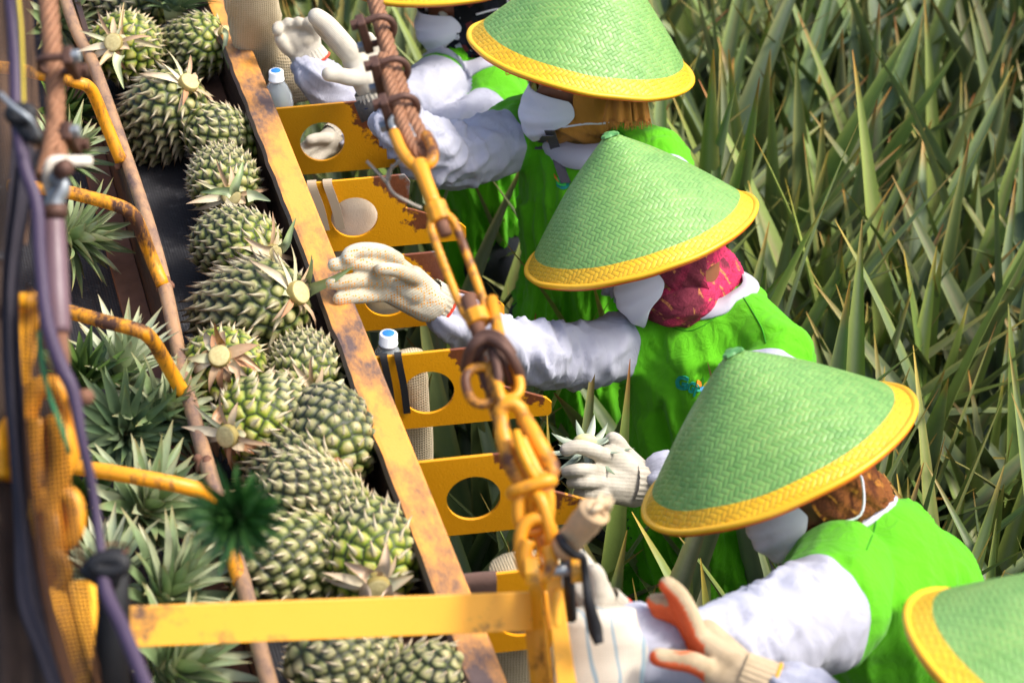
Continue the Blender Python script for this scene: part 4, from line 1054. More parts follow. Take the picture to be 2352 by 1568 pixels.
drape([((30, 290, 2.96), (84, 350, 2.96)), ((20, 450, 2.95), (70, 470, 2.95)), ((5, 650, 2.95), (45, 640, 2.95)), ((5, 850, 2.93), (50, 850, 2.93)), ((20, 1050, 2.9), (70, 1060, 2.9)), ((30, 1200, 2.9), (92, 1220, 2.9)), ((38, 1380, 2.88), (120, 1370, 2.88)), ((80, 1500, 2.86), (150, 1470, 2.86)), ((130, 1640, 2.84), (185, 1600, 2.84))], simple('dark net band', '#2e2a33', .9, 0, .35, 40, .8, 500), 'net_band', 'twisted dark net band hanging down the left edge over the yellow frame', .010, 3)
drape([((60, 640, 2.92), (88, 690, 2.92)), ((50, 780, 2.90), (110, 800, 2.9)), ((50, 950, 2.88), (150, 940, 2.88)), ((60, 1150, 2.87), (170, 1130, 2.87)), ((80, 1300, 2.86), (200, 1300, 2.86)), ((110, 1450, 2.84), (215, 1440, 2.84)), ((160, 1620, 2.8), (240, 1600, 2.8))], NETY, 'shade_net', 'thin brown netting wrapped over the chain and hook at lower left', .010, 5)
drape([((-80, 560, 3.0), (14, 600, 3.0)), ((-80, 800, 2.98), (22, 800, 2.98)), ((-80, 1050, 2.96), (34, 1050, 2.96)), ((-80, 1300, 2.94), (80, 1290, 2.94)), ((-80, 1660, 2.9), (120, 1660, 2.9))], NETS, 'shade_net', 'dark brown shade netting along the bottom left edge of the picture', .014, 8)
gt = obj('twine', tube([D(40, -20, 2.93), D(48, 60, 2.92), D(52, 150, 2.91), D(54, 240, 2.9), D(56, 300, 2.89)], .0022, seg=6, smooth=4), simple('yellow twine', '#c9b238', .7, 0, .3)); tag(gt, 'yellow twine stitched down the edge of the brown netting at top left', 'twine')
gt = obj('twine', tube([D(88, 760, 2.86), D(96, 830, 2.86), D(112, 900, 2.86), D(140, 980, 2.85), D(160, 1040, 2.86)], .003, seg=6, smooth=4), simple('green twine', '#2f7d4c', .7, 0, .3)); tag(gt, 'green cord along the edge of the purple hose below the frame plate', 'twine')
# ---------------------------------------------------------------- peg, sack on the post
pg = empty('wooden_peg', D(1300, 1240, 3.2), 'broken cane stick tied to the yellow post with black rubber', 'stick')
WOODM = simple('peeled cane', '#cfae84', .8, 0, .35, 40, .6, 90)
obj('cane', tube([D(1292, 1262, 3.22), D(1325, 1222, 3.19), D(1352, 1190, 3.16), D(1366, 1172, 3.15)], [.017, .0185, .0195, .0215], seg=18, smooth=3, rfun=lambda i, t: 1+.07*noise.noise(Vector((math.cos(t)*2, math.sin(t)*2, i*.5)))), WOODM, pg)
rnd = random.Random(3); sp = []
for i in range(26):
    a = rnd.uniform(0, 6.28); r = rnd.uniform(.002, .018); b = D(1366, 1172, 3.15)+RT*(r*math.cos(a))+BK*(r*math.sin(a))
    sp.append(tube([b, b+IV(.6+rnd.uniform(-.35, .5), -.7+rnd.uniform(-.3, .3), rnd.uniform(-.2, .4))*rnd.uniform(.010, .028)], [.005, .0008], seg=6))
obj('splinters', merge(*sp), simple('split cane fibre', '#e3c9a2', .8, 0, .2, 60), pg)
obj('rubber_tie', tube([D(1284, 1232, 3.19), D(1296, 1252, 3.17), D(1318, 1272, 3.18), D(1338, 1280, 3.19), D(1345, 1320, 3.2), D(1352, 1380, 3.2), D(1366, 1440, 3.22), D(1376, 1478, 3.22)], [.006, .0065, .006, .005, .005, .007, .010, .006], seg=10, smooth=5), DARK, pg)
obj('rubber_tie', tube([D(1305, 1290, 3.24), D(1308, 1350, 3.27), D(1312, 1420, 3.3)], .008, seg=10), DARK, pg)
SKM = MB('sack with blue marks', .95); _nn = SKM.noise(14, 5)
_w = SKM.tc(); _ln = SKM.ramp(SKM.wave(9, SKM.tc(scale=(1, 1, .25)), 7), (.93, 0.0), (.985, 1.0))
SKM.color(SKM.mix(SKM.m_('MULTIPLY', _ln, .6), SKM.mix(_nn, lin('#c9bda6'), lin('#ece4d2')), lin('#3a8fb4')))
SKM.bump(SKM.m_('MAXIMUM', SKM.wave(80, SKM.tc(), 1, 'X'), SKM.wave(80, SKM.tc(), 1, 'Z')), .5, .002); SKM = SKM.m
s = obj('hanging_sack', sackmesh(D(1372, 1405, 3.40), D(1385, 1760, 3.45), .060, 31, .55, RT), SKM); tag(s, 'cream sack with blue pen marks hanging from the near post at the bottom edge', 'sack')
# ---------------------------------------------------------------- people
def hat(par, cu, cv, apx, maj, bar, d=None, R=.225, rimname='conical_hat'):
    """cu,cv rim centre px; apx apex px; maj semi-major px; bar = minor/major"""
    dpt = R*FPX/maj if d is None else d
    c = D(cu, cv, dpt)
    du, dv = apx[0]-cu, apx[1]-cv; L = math.hypot(du, dv)
    ray = (c-C0).normalized()
    # camera-facing basis at this ray
    x = (RT-ray*RT.dot(ray)).normalized(); y = (UP-ray*UP.dot(ray)).normalized()
    n = (x*(du/L)-y*(dv/L))*math.sqrt(1-bar*bar)-ray*bar; n.normalize()
    H = L/FPX*dpt/math.sqrt(1-bar*bar)
    a, b = frame(n, ray)     # a: away from the camera, seam side
    nr, nphi = 30, 96; sl_ = math.hypot(R, H); sa = R/sl_
    V, F, U = [], [], []
    def ht(q, ph): # q radial fraction
        z = H*(1-q)+.012*math.sin(q*math.pi)+.0022*noise.noise(Vector((math.cos(ph)*3*q, math.sin(ph)*3*q, cu)))
        if q < .06: z -= H*(.06-q)*.5
        return z
    def rad_(q, ph): return R*q*(1+.012*math.sin(2*ph+cu)+.006*math.sin(3*ph+cv))
    for i in range(nr+1):
        q = max(.004, i/nr)
        for k in range(nphi+1):
            ph = 2*math.pi*k/nphi
            V.append(c+a*(rad_(q, ph)*math.cos(ph))+b*(rad_(q, ph)*math.sin(ph))+n*ht(q, ph)); pp = (ph-math.pi)*sa
            U.append((sl_*q*math.cos(pp), sl_*q*math.sin(pp)))
    band = .908; m = nphi+1; mi = []
    for i in range(nr):
        for k in range(nphi):
            F.append((i*m+k, (i+1)*m+k, (i+1)*m+k+1, i*m+k+1)); mi.append(1 if (i+.5)/nr > band else 0)
    o = len(V); V += [v-n*.003 for v in V[:o]]; U += U
    F2 = [tuple(reversed([q+o for q in f])) for f in F]; F += F2; mi += [2]*len(F2)
    h = obj('conical_hat', (V, F), [HATG, HATY, HATI], par, uv=U, mi=mi)
    pts = []
    for k in range(nphi):
        ph = 2*math.pi*k/nphi; pts.append(c+a*(rad_(1.0, ph)*math.cos(ph))+b*(rad_(1.0, ph)*math.sin(ph))+n*(ht(1.0, ph)-.001+.0012*noise.noise(Vector((ph*3, cu, 0)))))
    obj('rim', tube(pts, .0052, seg=10, closed=True, flat=1.35), HATR, h)
    obj('rim_underside', tube([p-n*.0045-(p-c).normalized()*.001 for p in pts], .0038, seg=8, closed=True), HATU, h)
    # folded tip cap
    tp = []; 
    for i in range(5):
        q = [.004, .015, .035, .055, .062][i]
        for k in range(20):
            ph = 2*math.pi*k/20; rr = R*q*(1.0+.35*(i > 2)*(math.sin(ph*3+1) > .2)+.12*(i > 1)*math.sin(ph*5)); tp.append(c+a*(rr*math.cos(ph))+b*(rr*math.sin(ph))+n*(ht(q, ph)+.003+(.002 if i < 4 else -.001)))
    tf = [(i*20+k, (i+1)*20+k, (i+1)*20+(k+1) % 20, i*20+(k+1) % 20) for i in range(4) for k in range(20)]
    obj('tip_cap', (tp, tf), simple('folded green tip', '#5c9a55', .5, 0, .3, 60), h, smooth=False)
    return c, n, h
def RADK(kind, s0): return s0 if kind == 'T' else .062
def closest(p, segs):
    best = None
    for i, (a, b, kind, s0) in enumerate(segs):
        ab = b-a; t = max(0, min(1, (p-a).dot(ab)/ab.length_squared)); q = a+ab*t; d = (p-q).length
        if best is None or d < best[0]: best = (d, i, t, q)
    return best
def torso_parts(W, inflate, hem=True):
    N, SL, SR, Hh = W['neck'], W['shL'], W['shR'], W['hip']
    side = (SR-SL); sw = side.length/2; side.normalize()
    S = (SL+SR)/2; ax_ = (N-Hh).normalized(); fwd = ax_.cross(side).normalized()
    if fwd.dot(W['fwd']) < 0: fwd = -fwd
    W['tfwd'] = fwd; W['side'] = side
    secs = []
    def sec(p, ra, rb): secs.append((p, side, ra*W.get('fat', 1)+inflate, fwd, rb*W.get('fat', 1)+inflate))
    dn_ = (Hh-S); 
    sec(N+(N-S)*.05, .048, .050); sec(N.lerp(S, .35), .095, .072); sec(N.lerp(S, .75), sw*.72, .082)
    sec(S+dn_*.06, sw*.92, .098); sec(S+dn_*.22, sw*.92, .112); sec(S+dn_*.45, sw*.86, .110); sec(S+dn_*.7, sw*.80, .104); sec(Hh, sw*.86, .112)
    return secs
def body_build(W):
    """skin: one continuous figure"""
    secs = torso_parts(W, -.016)
    parts = [ring_loft(secs, 28)]
    H, f, n = W['head'], W['f'], W['n']; s = W['hs']
    parts.append(sphere(H, .074, .088, .108, (s, f, n), 24, 16))
    parts.append(sphere(H+f*.030-n*.055, .050, .052, .052, (s, f, n)))                   # jaw
    parts.append(tube([H+f*.078+n*.018, H+f*.098-n*.020, H+f*.086-n*.028], [.008, .014, .008], seg=10))   # nose
    parts.append(sphere(H+f*.080-n*.052, .024, .012, .010, (s, f, n)))                    # lips
    for q in (-1, 1):
        parts.append(sphere(H+s*(q*.062)-f*.008-n*.008, .008, .015, .026, (s, f, n)))     # ears
        parts.append(sphere(H+s*(q*.032)+f*.074+n*.030, .020, .012, .008, (s, f, n)))     # brow
    parts.append(capsule_chain([H-n*.05-f*.02, W['neck'], W['neck'].lerp(W['hip'], .12)], [.052, .054, .05]))
    for arm in W['arms']:
        pts = [Vector(p) for p in arm['p']]; parts.append(capsule_chain([W['neck'].lerp(pts[0], .75)]+pts, [.042, .046, .038, .026][:len(pts)+1]))
    for q in (-1, 1):
        hp = W['hip']+W['side']*(q*.085); kn = Vector((hp.x+W['tfwd'].x*.06, hp.y+W['tfwd'].y*.06, GZ+(hp.z-GZ)*.52)); an = Vector((kn.x-.04*W['tfwd'].x, kn.y-.04*W['tfwd'].y, GZ+.08))
        W.setdefault('legs', []).append((hp, kn, an))
        parts.append(capsule_chain([hp, kn, an], [.078, .055, .038])); parts.append(capsule_chain([an-Vector((0, 0, .04)), an+Vector((W['tfwd'].x, W['tfwd'].y, 0)).normalized()*.15-Vector((0, 0, .045))], [.036, .03]))
    VF = remesh(merge(*parts), .010, 4)
    obj('body', VF, SKIN, W['root'])
    for q in (-1, 1):
        ec = H+s*(q*.032)+f*.076+n*.014
        e = obj('eye', sphere(ec, .0125, seg=12, rings=8), EYEW, W['root']); obj('iris', sphere(ec+f*.0085, .006, .0045, .006, (s, f, n), 12, 8), EYEB, e)
    tr = [capsule_chain([a, b, c], [.098, .075, .056]) for a, b, c in W['legs']]; tr.append(sphere(W['hip'], .16, .13, .10, (W['side'], W['tfwd'], Vector((0, 0, 1)))))
    obj('trousers', remesh(merge(*tr), .014, 4), TROU, W['root'])
    for a, b, c in W['legs']:
        bt = capsule_chain([c+Vector((0, 0, .10)), c, c-Vector((0, 0, .035)), c+Vector((W['tfwd'].x, W['tfwd'].y, 0)).normalized()*.16-Vector((0, 0, .04))], [.056, .05, .045, .04]); obj('boot', remesh(bt, .012, 3), DARK, W['root'])
def shirt_build(W):
    infl = .018; secs = torso_parts(W, infl)
    S = (W['shL']+W['shR'])/2; Hh = W['hip']; hem = Hh+(Hh-S)*.42
    secs.append((hem, W['side'], secs[-1][2]*1.08, W['tfwd'], secs[-1][4]*1.12))
    parts = [ring_loft(secs, 32)]; segs = [(W['neck'], S.lerp(Hh, .2), 'T', .085), (S.lerp(Hh, .2), hem, 'T', .135)]
    for k, arm in enumerate(W['arms']):
        pts = [Vector(p) for p in arm['p']]; r = arm.get('r', [.072, .058, .043])
        C_ = catmull(pts, 5); RR = lerps(r, 5)
        parts.append(capsule_chain([W['neck'].lerp(pts[0], .6)]+C_, [r[0]*.85]+RR))
        segs.append((W['neck'].lerp(pts[0], .6), pts[0], 'T', .06))
        s0 = 0
        for a, b in zip(pts[:-1], pts[1:]): segs.append((a, b, 'A%d' % k, s0)); s0 += (b-a).length
    V, F = remesh(merge(*parts), .0072, 5)
    A, Nn = vnormals(V, F)
    C = (W['hip']); arm_len = {'A%d' % k: ((Vector(a_['p'][1])-Vector(a_['p'][0])).length, (Vector(a_['p'][1])-Vector(a_['p'][0])).length+(Vector(a_['p'][2])-Vector(a_['p'][1])).length) for k, a_ in enumerate(W['arms'])}
    for i, v in enumerate(V):
        d, j, t, q = closest(v, segs); a, b, kind, s0 = segs[j]; n_ = Vector(Nn[i])
        if kind == 'T':
            rel = v-C; ang = math.atan2(rel.dot(W['side']), rel.dot(W['tfwd'])); h = rel.dot(W['neck']-C)/(W['neck']-C).length
            f1 = noise.noise(Vector((ang*2.6+h*2, h*1.6, W['seed'])))+.5*noise.noise(Vector((ang*6+h*6, h*5, W['seed']+9)))
            diag = noise.noise(Vector(((ang+h*5)*2.2, (h-ang*.12)*3, W['seed']+4)))
            lo = max(0, min(1, (1-h/.5)*.8))
            f3 = abs(noise.noise(Vector((ang*4.5-h*3, h*1.2, W['seed']+20))))
            rd_ = max(-.5, 1-abs(noise.noise(Vector((ang*3.2+h*1.5, h*.9, W['seed']+31))))*3.6); rd2 = max(-.5, 1-abs(noise.noise(Vector((ang*6-h*4, h*2.0, W['seed']+41))))*3.6)
            dsp = W.get('fold', 1)*(.017*rd_*(.35+lo)+.0075*rd2*(.5+lo)+.012*diag-.005)*max(0, min(1, ((v-W['neck']).length-.10)/.10))
        else:
            ab = (b-a); L = ab.length; s = s0+t*L; x, y = frame(ab/L, BK); rel = v-q; ph = math.atan2(rel.dot(y), rel.dot(x))
            sel_ = arm_len[kind]; el_ = math.exp(-((s-sel_[0])/.085)**2); wr_ = max(0, (s-sel_[1]+.12)/.12)
            warp = .35*math.sin(ph+1.2*W['seed'])+.5*noise.noise(Vector((s*7, math.cos(ph)*.8, math.sin(ph)*.8+W['seed'])))
            r1 = max(-.4, 1-abs(noise.noise(Vector((s*34+warp*1.8, math.cos(ph)*.7, math.sin(ph)*.7+W['seed']))))*3.4)
            r2 = max(-.5, 1-abs(noise.noise(Vector((s*13+ph*.5+warp*1.3, math.cos(ph)*1.0, math.sin(ph)*1.0+W['seed']+5))))*3.2)
            md = .35+.65*max(0, noise.noise(Vector((s*5, math.cos(ph), math.sin(ph)+W['seed']+8)))+.4)
            dsp = (.0125*r1*(.45+.9*el_+.6*wr_)*md+.0120*r2*md-.006)*W.get('sfold', 1)*min(1, .3+s/.07)
        V[i] = v+n_*dsp
    bm = bmesh.new(); vs = [bm.verts.new(v) for v in V]
    for f in F: bm.faces.new([vs[i] for i in f])
    bm.faces.ensure_lookup_table()
    for k, arm in enumerate(W['arms']):
        pts = [Vector(p) for p in arm['p']]; d = (pts[1]-pts[0]).normalized(); seam = arm.get('seam', .045)
        pl = pts[0]+d*seam; nrm = (d+W['side']*arm.get('tilt', 0)).normalized()
        gf = [f for f in bm.faces if (f.calc_center_median()-pl).length < .135 and abs((f.calc_center_median()-pl).dot(nrm)) < .03]
        ge = list({e for f in gf for e in f.edges}); gv = list({v for f in gf for v in f.verts})
        bmesh.ops.bisect_plane(bm, geom=gv+ge+gf, dist=1e-5, plane_co=pl, plane_no=nrm)
        arm['_pl'] = pl; arm['_n'] = nrm
    bm.faces.ensure_lookup_table(); lab = []
    for f in bm.faces:
        c = f.calc_center_median(); l = -1; d, j, t, q = closest(c, segs); kind = segs[j][2]
        for k, arm in enumerate(W['arms']):
            off = (c-arm['_pl']).dot(arm['_n'])
            if off > 0 and ((kind == 'A%d' % k and (c-q).length < arm.get('r', [.072, .058])[min(1, j-3-0) if False else 0]+.022) or (kind == 'T' and off < .03 and ((c-arm['_pl'])-arm['_n']*off).length < arm.get('r', [.072])[0]*1.15)): l = k
        lab.append(l)
    allV, allF = bm2vf(bm); bm.free()
    def sub(sel):
        m = {}; v_, f_ = [], []
        for f, l in zip(allF, lab):
            if l == sel:
                g = []
                for i in f:
                    if i not in m: m[i] = len(v_); v_.append(allV[i])
                    g.append(m[i])
                f_.append(tuple(g))
        return v_, f_
    T = sub(-1); W['tunic'] = obj('tunic', T, W.get('cloth', GREEN), W['root']); W['bvh'] = BVHTree.FromPolygons(T[0], T[1])
    for k in range(len(W['arms'])): obj('sleeve', sub(k), WCOT, W['root'])
    # collar
    ax_ = (W['neck']-S.lerp(Hh, .3)).normalized(); ax_ = (ax_*.75+W['n']*.25+W['tfwd']*.35).normalized(); cN = W['neck']+W['tfwd']*W.get('cf', .015)
    a, b = frame(ax_, W['side']); bv = W['bvh']; V, F = [], []; K = 72
    for k in range(K):
        t = 2*math.pi*k/K; rd = a*(.100*math.cos(t))+b*(.092*math.sin(t))
        def sf(p):
            h = bv.find_nearest(p); nn = h[1] if h[1].dot(p-W['neck'].lerp(W['hip'], .15)) > 0 else -h[1]; return h[0], nn
        po, no = sf(cN+rd-ax_*.012); pi, ni = sf(cN+rd*.76+ax_*.010)
        V += [po-no*.002, po+no*.0060, po.lerp(pi, .5)+(no+ni)*.0045, pi+ni*.0075+ax_*.006, pi-ni*.003+ax_*.003]
    for k in range(K):
        l = (k+1) % K
        for q in range(5): r_ = (q+1) % 5; F.append((k*5+q, k*5+r_, l*5+r_, l*5+q))
    obj('collar', (V, F), RIBW, W['root'])
def head_gear(W, scarfmat, nape=0, mz=.020, loops=True, tails=None, open_=45, lo=None, maskdrop=0, mside=.0, scarf=True, maskf=0):
    H, f, n, s = W['head'], W['f'], W['n'], W['hs']; N = W['neck']
    if scarf:
        secs = []; V, F = [], []; ns = 72; rows = 26
        for i in range(rows+1):
            for k in range(ns+1):
                az = R_(open_)+(2*math.pi-2*R_(open_))*k/ns; t = i/rows
                if nape: t = min(t, 1-.34*max(0, min(1, (-math.cos(az)+.35)*2.2)))
                el = math.pi*.5-t*math.pi*.80
                fold = .005*noise.noise(Vector((az*3.5, t*3+az, W['seed']*3)))+.013*(.25-abs(noise.noise(Vector((az*4+t*5, t*2.5, W['seed']+3)))))*t*1.6
                r = 1.0
                d = f*math.cos(az)*math.cos(el)*(.098+fold)+s*math.sin(az)*math.cos(el)*(.091+fold)+n*math.sin(el)*(.118+fold)
                p = H+d
                if t > .62:
                    q = (t-.62)/.38; ring = N+(f*math.cos(az)+s*math.sin(az))*(.068+fold*2)+n*.015
                    p = p.lerp(ring, q**1.2)
                V.append(p)
        for i in range(rows):
            for k in range(ns): a = i*(ns+1)+k; F.append((a, a+1, a+ns+2, a+ns+1))
        b = len(V); V += [H+(v-H)*.985 for v in V]; F += [tuple(reversed([q+b for q in g])) for g in F]
        W['scarf'] = obj('scarf', (V, F), scarfmat, W['root'])
        # chin wrap, closes the scarf under the mask
        wv, wf = remesh(merge(sphere(H+f*.018-n*.062, .074, .076, .060, (s, f, n), 24, 14), capsule_chain([H-n*.075, N+n*.012], [.064, .068])), .006, 5)
        _, wn = vnormals(wv, wf)
        for i_, v_ in enumerate(wv):
            r_ = v_-H; c1 = r_.dot(n)*38+r_.dot(f)*16+4*noise.noise(r_*9); wv[i_] = v_+Vector(wn[i_])*(.0075*(max(-.3, 1-abs(noise.noise(Vector((c1, r_.dot(s)*5, W['seed']))))*3)-.3))
        obj('scarf_wrap', (wv, wf), scarfmat, W['root'])
    # mask: pleated shell over nose, mouth and chin
    V, F = [], []; nu, nv = 30, 18
    for i in range(nv+1):
        t = i/nv
        for k in range(nu+1):
            u_ = -1+2*k/nu; wsp = (1-.28*abs(2*t-.9)**2); az = u_*R_(54)*wsp
            z = mz-t*(.108+maskdrop)*(1-.42*abs(u_)**1.5)
            r = .096+.024*(1-abs(u_)**1.25)*(1-abs(2*t-.75)**2)+maskf*t+.0022*math.cos(t*22)*(1-u_*u_)
            jaw = 1-.12*max(0, t-.5)
            p = H+f*(math.cos(az)*r*jaw*1.06)+s*(math.sin(az)*.090*jaw)+n*(z+.004*math.sin(t*14)*.3)
            p += f*(.0015*noise.noise(Vector((u_*3, t*4, W['seed']))))
            V.append(p)
    for i in range(nv):
        for k in range(nu): a = i*(nu+1)+k; F.append((a, a+nu+1, a+nu+2, a+1))
    b = len(V); V += [v-f*.0018 for v in V]; F += [tuple(reversed([q+b for q in g])) for g in F]
    m = obj('face_mask', (V, F), MASKM, W['root'])
    for q in ((-1, 1) if loops else ()):
        pts = [V[int(nv*.85)*(nu+1)+(nu if q > 0 else 0)], V[int(nv*.85)*(nu+1)+(nu if q > 0 else 0)]*.5+(H-f*.01+s*(q*.094)-n*.04)*.5, H-f*.01+s*(q*.098)-n*.04, H-f*.035+s*(q*.096)-n*.0, H-f*.03+s*(q*.093)+n*.02, H+f*.03+s*(q*.092)+n*.022]
        obj('ear_loop', tube(pts, .0022, seg=6, smooth=5), MASKM, m)
def glove_vf(J, r=.0115, palm_r=.017, voxel=.0030):
    """J: wrist chain, palm points, finger chains (world points)"""
    parts = []
    for ch in J['fingers']:
        n_ = len(ch['p']); rr = ch.get('r', r); parts.append(capsule_chain(catmull(ch['p'], 3), [rr*(1.12-.22*i/(3*(n_-1))) for i in range(3*(n_-1)+1)], 12))
    for a, b, ra, rb in J['palm']: parts.append(capsule_chain([a, b], [ra, rb], 14))
    return remesh(merge(*parts), voxel, 5)
def hand(W, J, mat, colf=None, cuff=None):
    V, F = glove_vf(J, J.get('r', .0115))
    A, N = vnormals(V, F)
    # knit texture runs along the hand
    wv = J['dir'].normalized(); sx = J['side'].normalized(); up = wv.cross(sx)
    o = J['palm'][0][0]; uv = [((v-o).dot(sx)*28, (v-o).dot(wv)*3) for v in V]
    col = [colf(Vector(N[i]), V[i]) for i in range(len(V))] if colf else [(0, 0, 0)]*len(V)
    g = obj('glove', (V, F), mat, W['root'], uv=uv, col=col)
    if cuff:
        a, b, ra, rb, bandm = cuff
        C_ = [a.lerp(b, i/12) for i in range(13)]
        cv = tube(C_, [ra+(rb-ra)*i/12 for i in range(13)], seg=96, rfun=lambda i, t: 1+.030*math.cos(t*24)+.02*noise.noise(Vector((i*.8, math.cos(t), math.sin(t)))), cap=False, flat=.92)
        uvc = [((v-o).dot(sx)*28, (v-o).dot(wv)*3) for v in cv[0]]
        obj('cuff', cv, mat, g, uv=uvc, col=[(0, 0, 0)]*len(cv[0]))
        x, y = frame(b-a); e = [b+x*(rb*1.0*math.cos(t))+y*(rb*.92*math.sin(t)) for t in [2*math.pi*i/36 for i in range(36)]]
        obj('cuff_band', tube(e, .0028, seg=8, closed=True), bandm, g)
    return g
RED = simple('red cuff thread', '#e2452a', .8, 0, .15); BLK = simple('blue black cuff thread', '#2a2f4c', .8, 0, .2); ORB = simple('yellow cuff thread', '#e6a92a', .8, 0, .15)
def pat(name, cols, scale=22, dist=1.0, rough=.85):
    b = MB(name, rough, spec=.2); vo = b.n('ShaderNodeTexVoronoi'); vo.inputs['Scale'].default_value = scale
    vv = b.n('ShaderNodeVectorMath', operation='ADD'); nn = b.n('ShaderNodeTexNoise'); nn.inputs['Scale'].default_value = 12
    b.t.links.new(b.tc(), nn.inputs['Vector']); b.t.links.new(b.tc(), vv.inputs[0])
    sc2 = b.n('ShaderNodeVectorMath', operation='SCALE'); b.t.links.new(nn.outputs['Color'], sc2.inputs[0]); sc2.inputs['Scale'].default_value = .05*dist
    b.t.links.new(sc2.outputs[0], vv.inputs[1]); b.t.links.new(vv.outputs[0], vo.inputs['Vector'])
    se = b.n('ShaderNodeSeparateColor'); b.t.links.new(vo.outputs['Color'], se.inputs[0])
    n_ = len(cols); rp = b.n('ShaderNodeValToRGB'); rp.color_ramp.interpolation = 'CONSTANT'; e = rp.color_ramp.elements
    while len(e) < n_: e.new(.5)
    for i, c in enumerate(cols): e[i].position = i/n_; e[i].color = (*lin(c), 1)
    b.t.links.new(se.outputs[0], rp.inputs[0])
    det = b.ramp(b.noise(60, 4, .7, dist=2), (.55, 0.0), (.6, 1.0))
    b.color(b.mix(b.m_('MULTIPLY', det, .45), rp.outputs[0], lin(cols[0]))); b.bump(b.noise(30, 4, dist=1), .4, .006); return b.m
SC1 = pat('black printed scarf', ['#0c0d12', '#0e0f15', '#1b1d2a', '#10131c', '#5e2c2c', '#14181f', '#c9cdd2'], 60)
SC2 = cloth('tan scarf', '#c98a3a', '#ad7230', crease=1.0, bstr=.6)
def scarfmat(name, a, b_, c, pr, sc_=7):
    b = MB(name, .85, spec=.2); m = b.ramp(b.noise(sc_, 2, .4, dist=1.2), (.44, 0.0), (.50, 1.0))
    col = b.mix(m, lin(a), lin(b_)); w = b.wave(11, b.tc(rot=(.4, .7, .2)), 6); m2 = b.ramp(w, (.86, 0.0), (.92, 1.0)); m3 = b.ramp(b.noise(16, 2, dist=2), (.52, 0.0), (.56, 1.0))
    col = b.mix(b.m_('MULTIPLY', b.m_('MULTIPLY', m2, m3), .8), col, lin(c))
    d = b.ramp(b.noise(34, 3, .6, dist=3), (.50, 0.0), (.53, 1.0)); d2 = b.ramp(b.noise(34, 3, .6, dist=3), (.58, 1.0), (.61, 0.0))
    col = b.mix(b.m_('MULTIPLY', b.m_('MULTIPLY', d, d2), .55), col, lin(pr)); b.color(col)
    b.bump(b.noise(26, 4, dist=1.5), .6, .008); return b.m
SC3 = scarfmat('pink and maroon scarf', '#7a3040', '#cf3560', '#d08a52', '#5a2030')
SC4 = scarfmat('brown batik scarf', '#5a3018', '#7d4a22', '#b87a30', '#2e160c', 9)
def mk(label, loc): return empty('person', at(loc, GZ), label, 'person', 'workers in lime green tunics at the conveyor')
def head_of(W, hu, hv, hd, f):
    W['head'] = D(hu, hv, hd); n = W['hn']; f = IV(*f); f = (f-n*f.dot(n)).normalized(); W['f'] = f; W['n'] = n; W['hs'] = f.cross(n).normalized()
def go(W, **k): body_build(W); shirt_build(W)
AV = []
def Zr(ox, oy, s): return lambda x, y, d: D((ox+x*s)/1.7415, (oy+y*s)/1.7415, d)
def fing(*p, r=None):
    o = {'p': list(p)}
    if r: o['r'] = r
    return o
SCP = sc
def worker(label, cu, cv, apx, maj, bar, head, f, neck, A, B, hip, arms, seed, scarf, fwd, **k):
    d = .225*FPX/maj
    W = dict(k); W['seed'] = seed; W['root'] = mk(label, hip)
    n0 = hat(W['root'], cu, cv, apx, maj, bar); W['hn'] = n0[1]
    head_of(W, *head, f); W['neck'] = neck; W['shL'] = A; W['shR'] = B; W['hip'] = hip; W['fwd'] = IV(*fwd); W['arms'] = arms
    secs = torso_parts(W, 0); body_build(W); shirt_build(W)
    head_gear(W, scarf, **W.get('gear', {}))
    f_ = W['root'].location; AV.append((f_.x, f_.y, .20)); return W
D_ = D
# ---- worker 1 (far, cut by the top edge)
W1 = worker('worker in a black printed scarf cut off by the top edge of the picture', 1015, -74, (1000, -300), 238, .33,
            (1070, 22, 5.50), (-.75, .5, .3), D(1105, 112, 5.50), D(1035, 165, 5.62), D(1150, 225, 5.42), D(1150, 580, 5.75),
            [{'p': [D(1030, 185, 5.50), D(872, 280, 5.22), D(716, 168, 5.04)], 'r': [.075, .066, .042]}, {'p': [D(1150, 255, 5.42), D(990, 325, 5.25), D(800, 312, 5.10)], 'r': [.07, .055, .042]}], 1, SC1, (-.8, .5, .3), sfold=.6)
z = Zr(900, 0, .6531)
J = {'fingers': [fing(z(470, 260, 5.03), z(390, 190, 5.0), z(330, 165, 4.98), z(322, 190, 4.97)), fing(z(480, 240, 5.03), z(430, 165, 5.0), z(385, 140, 4.98)), fing(z(510, 240, 5.03), z(480, 160, 5.0), z(448, 135, 4.98)), fing(z(540, 250, 5.03), z(535, 170, 5.0), z(512, 135, 4.98)), fing(z(430, 330, 5.04), z(370, 290, 5.0), z(335, 240, 4.98))],
     'palm': [(z(520, 340, 5.04), z(470, 230, 5.03), .026, .022), (z(520, 340, 5.04), z(520, 230, 5.03), .026, .022), (z(470, 350, 5.04), z(410, 250, 5.02), .024, .018), (z(450, 260, 5.03), z(400, 215, 5.01), .030, .026), (z(480, 230, 5.02), z(450, 180, 5.01), .026, .018)], 'dir': -RT+UP, 'side': RT+UP, 'r': .0125}
hand(W1, J, GLOVE, cuff=(z(500, 300, 5.04), z(540, 375, 5.05), .030, .036, RED))
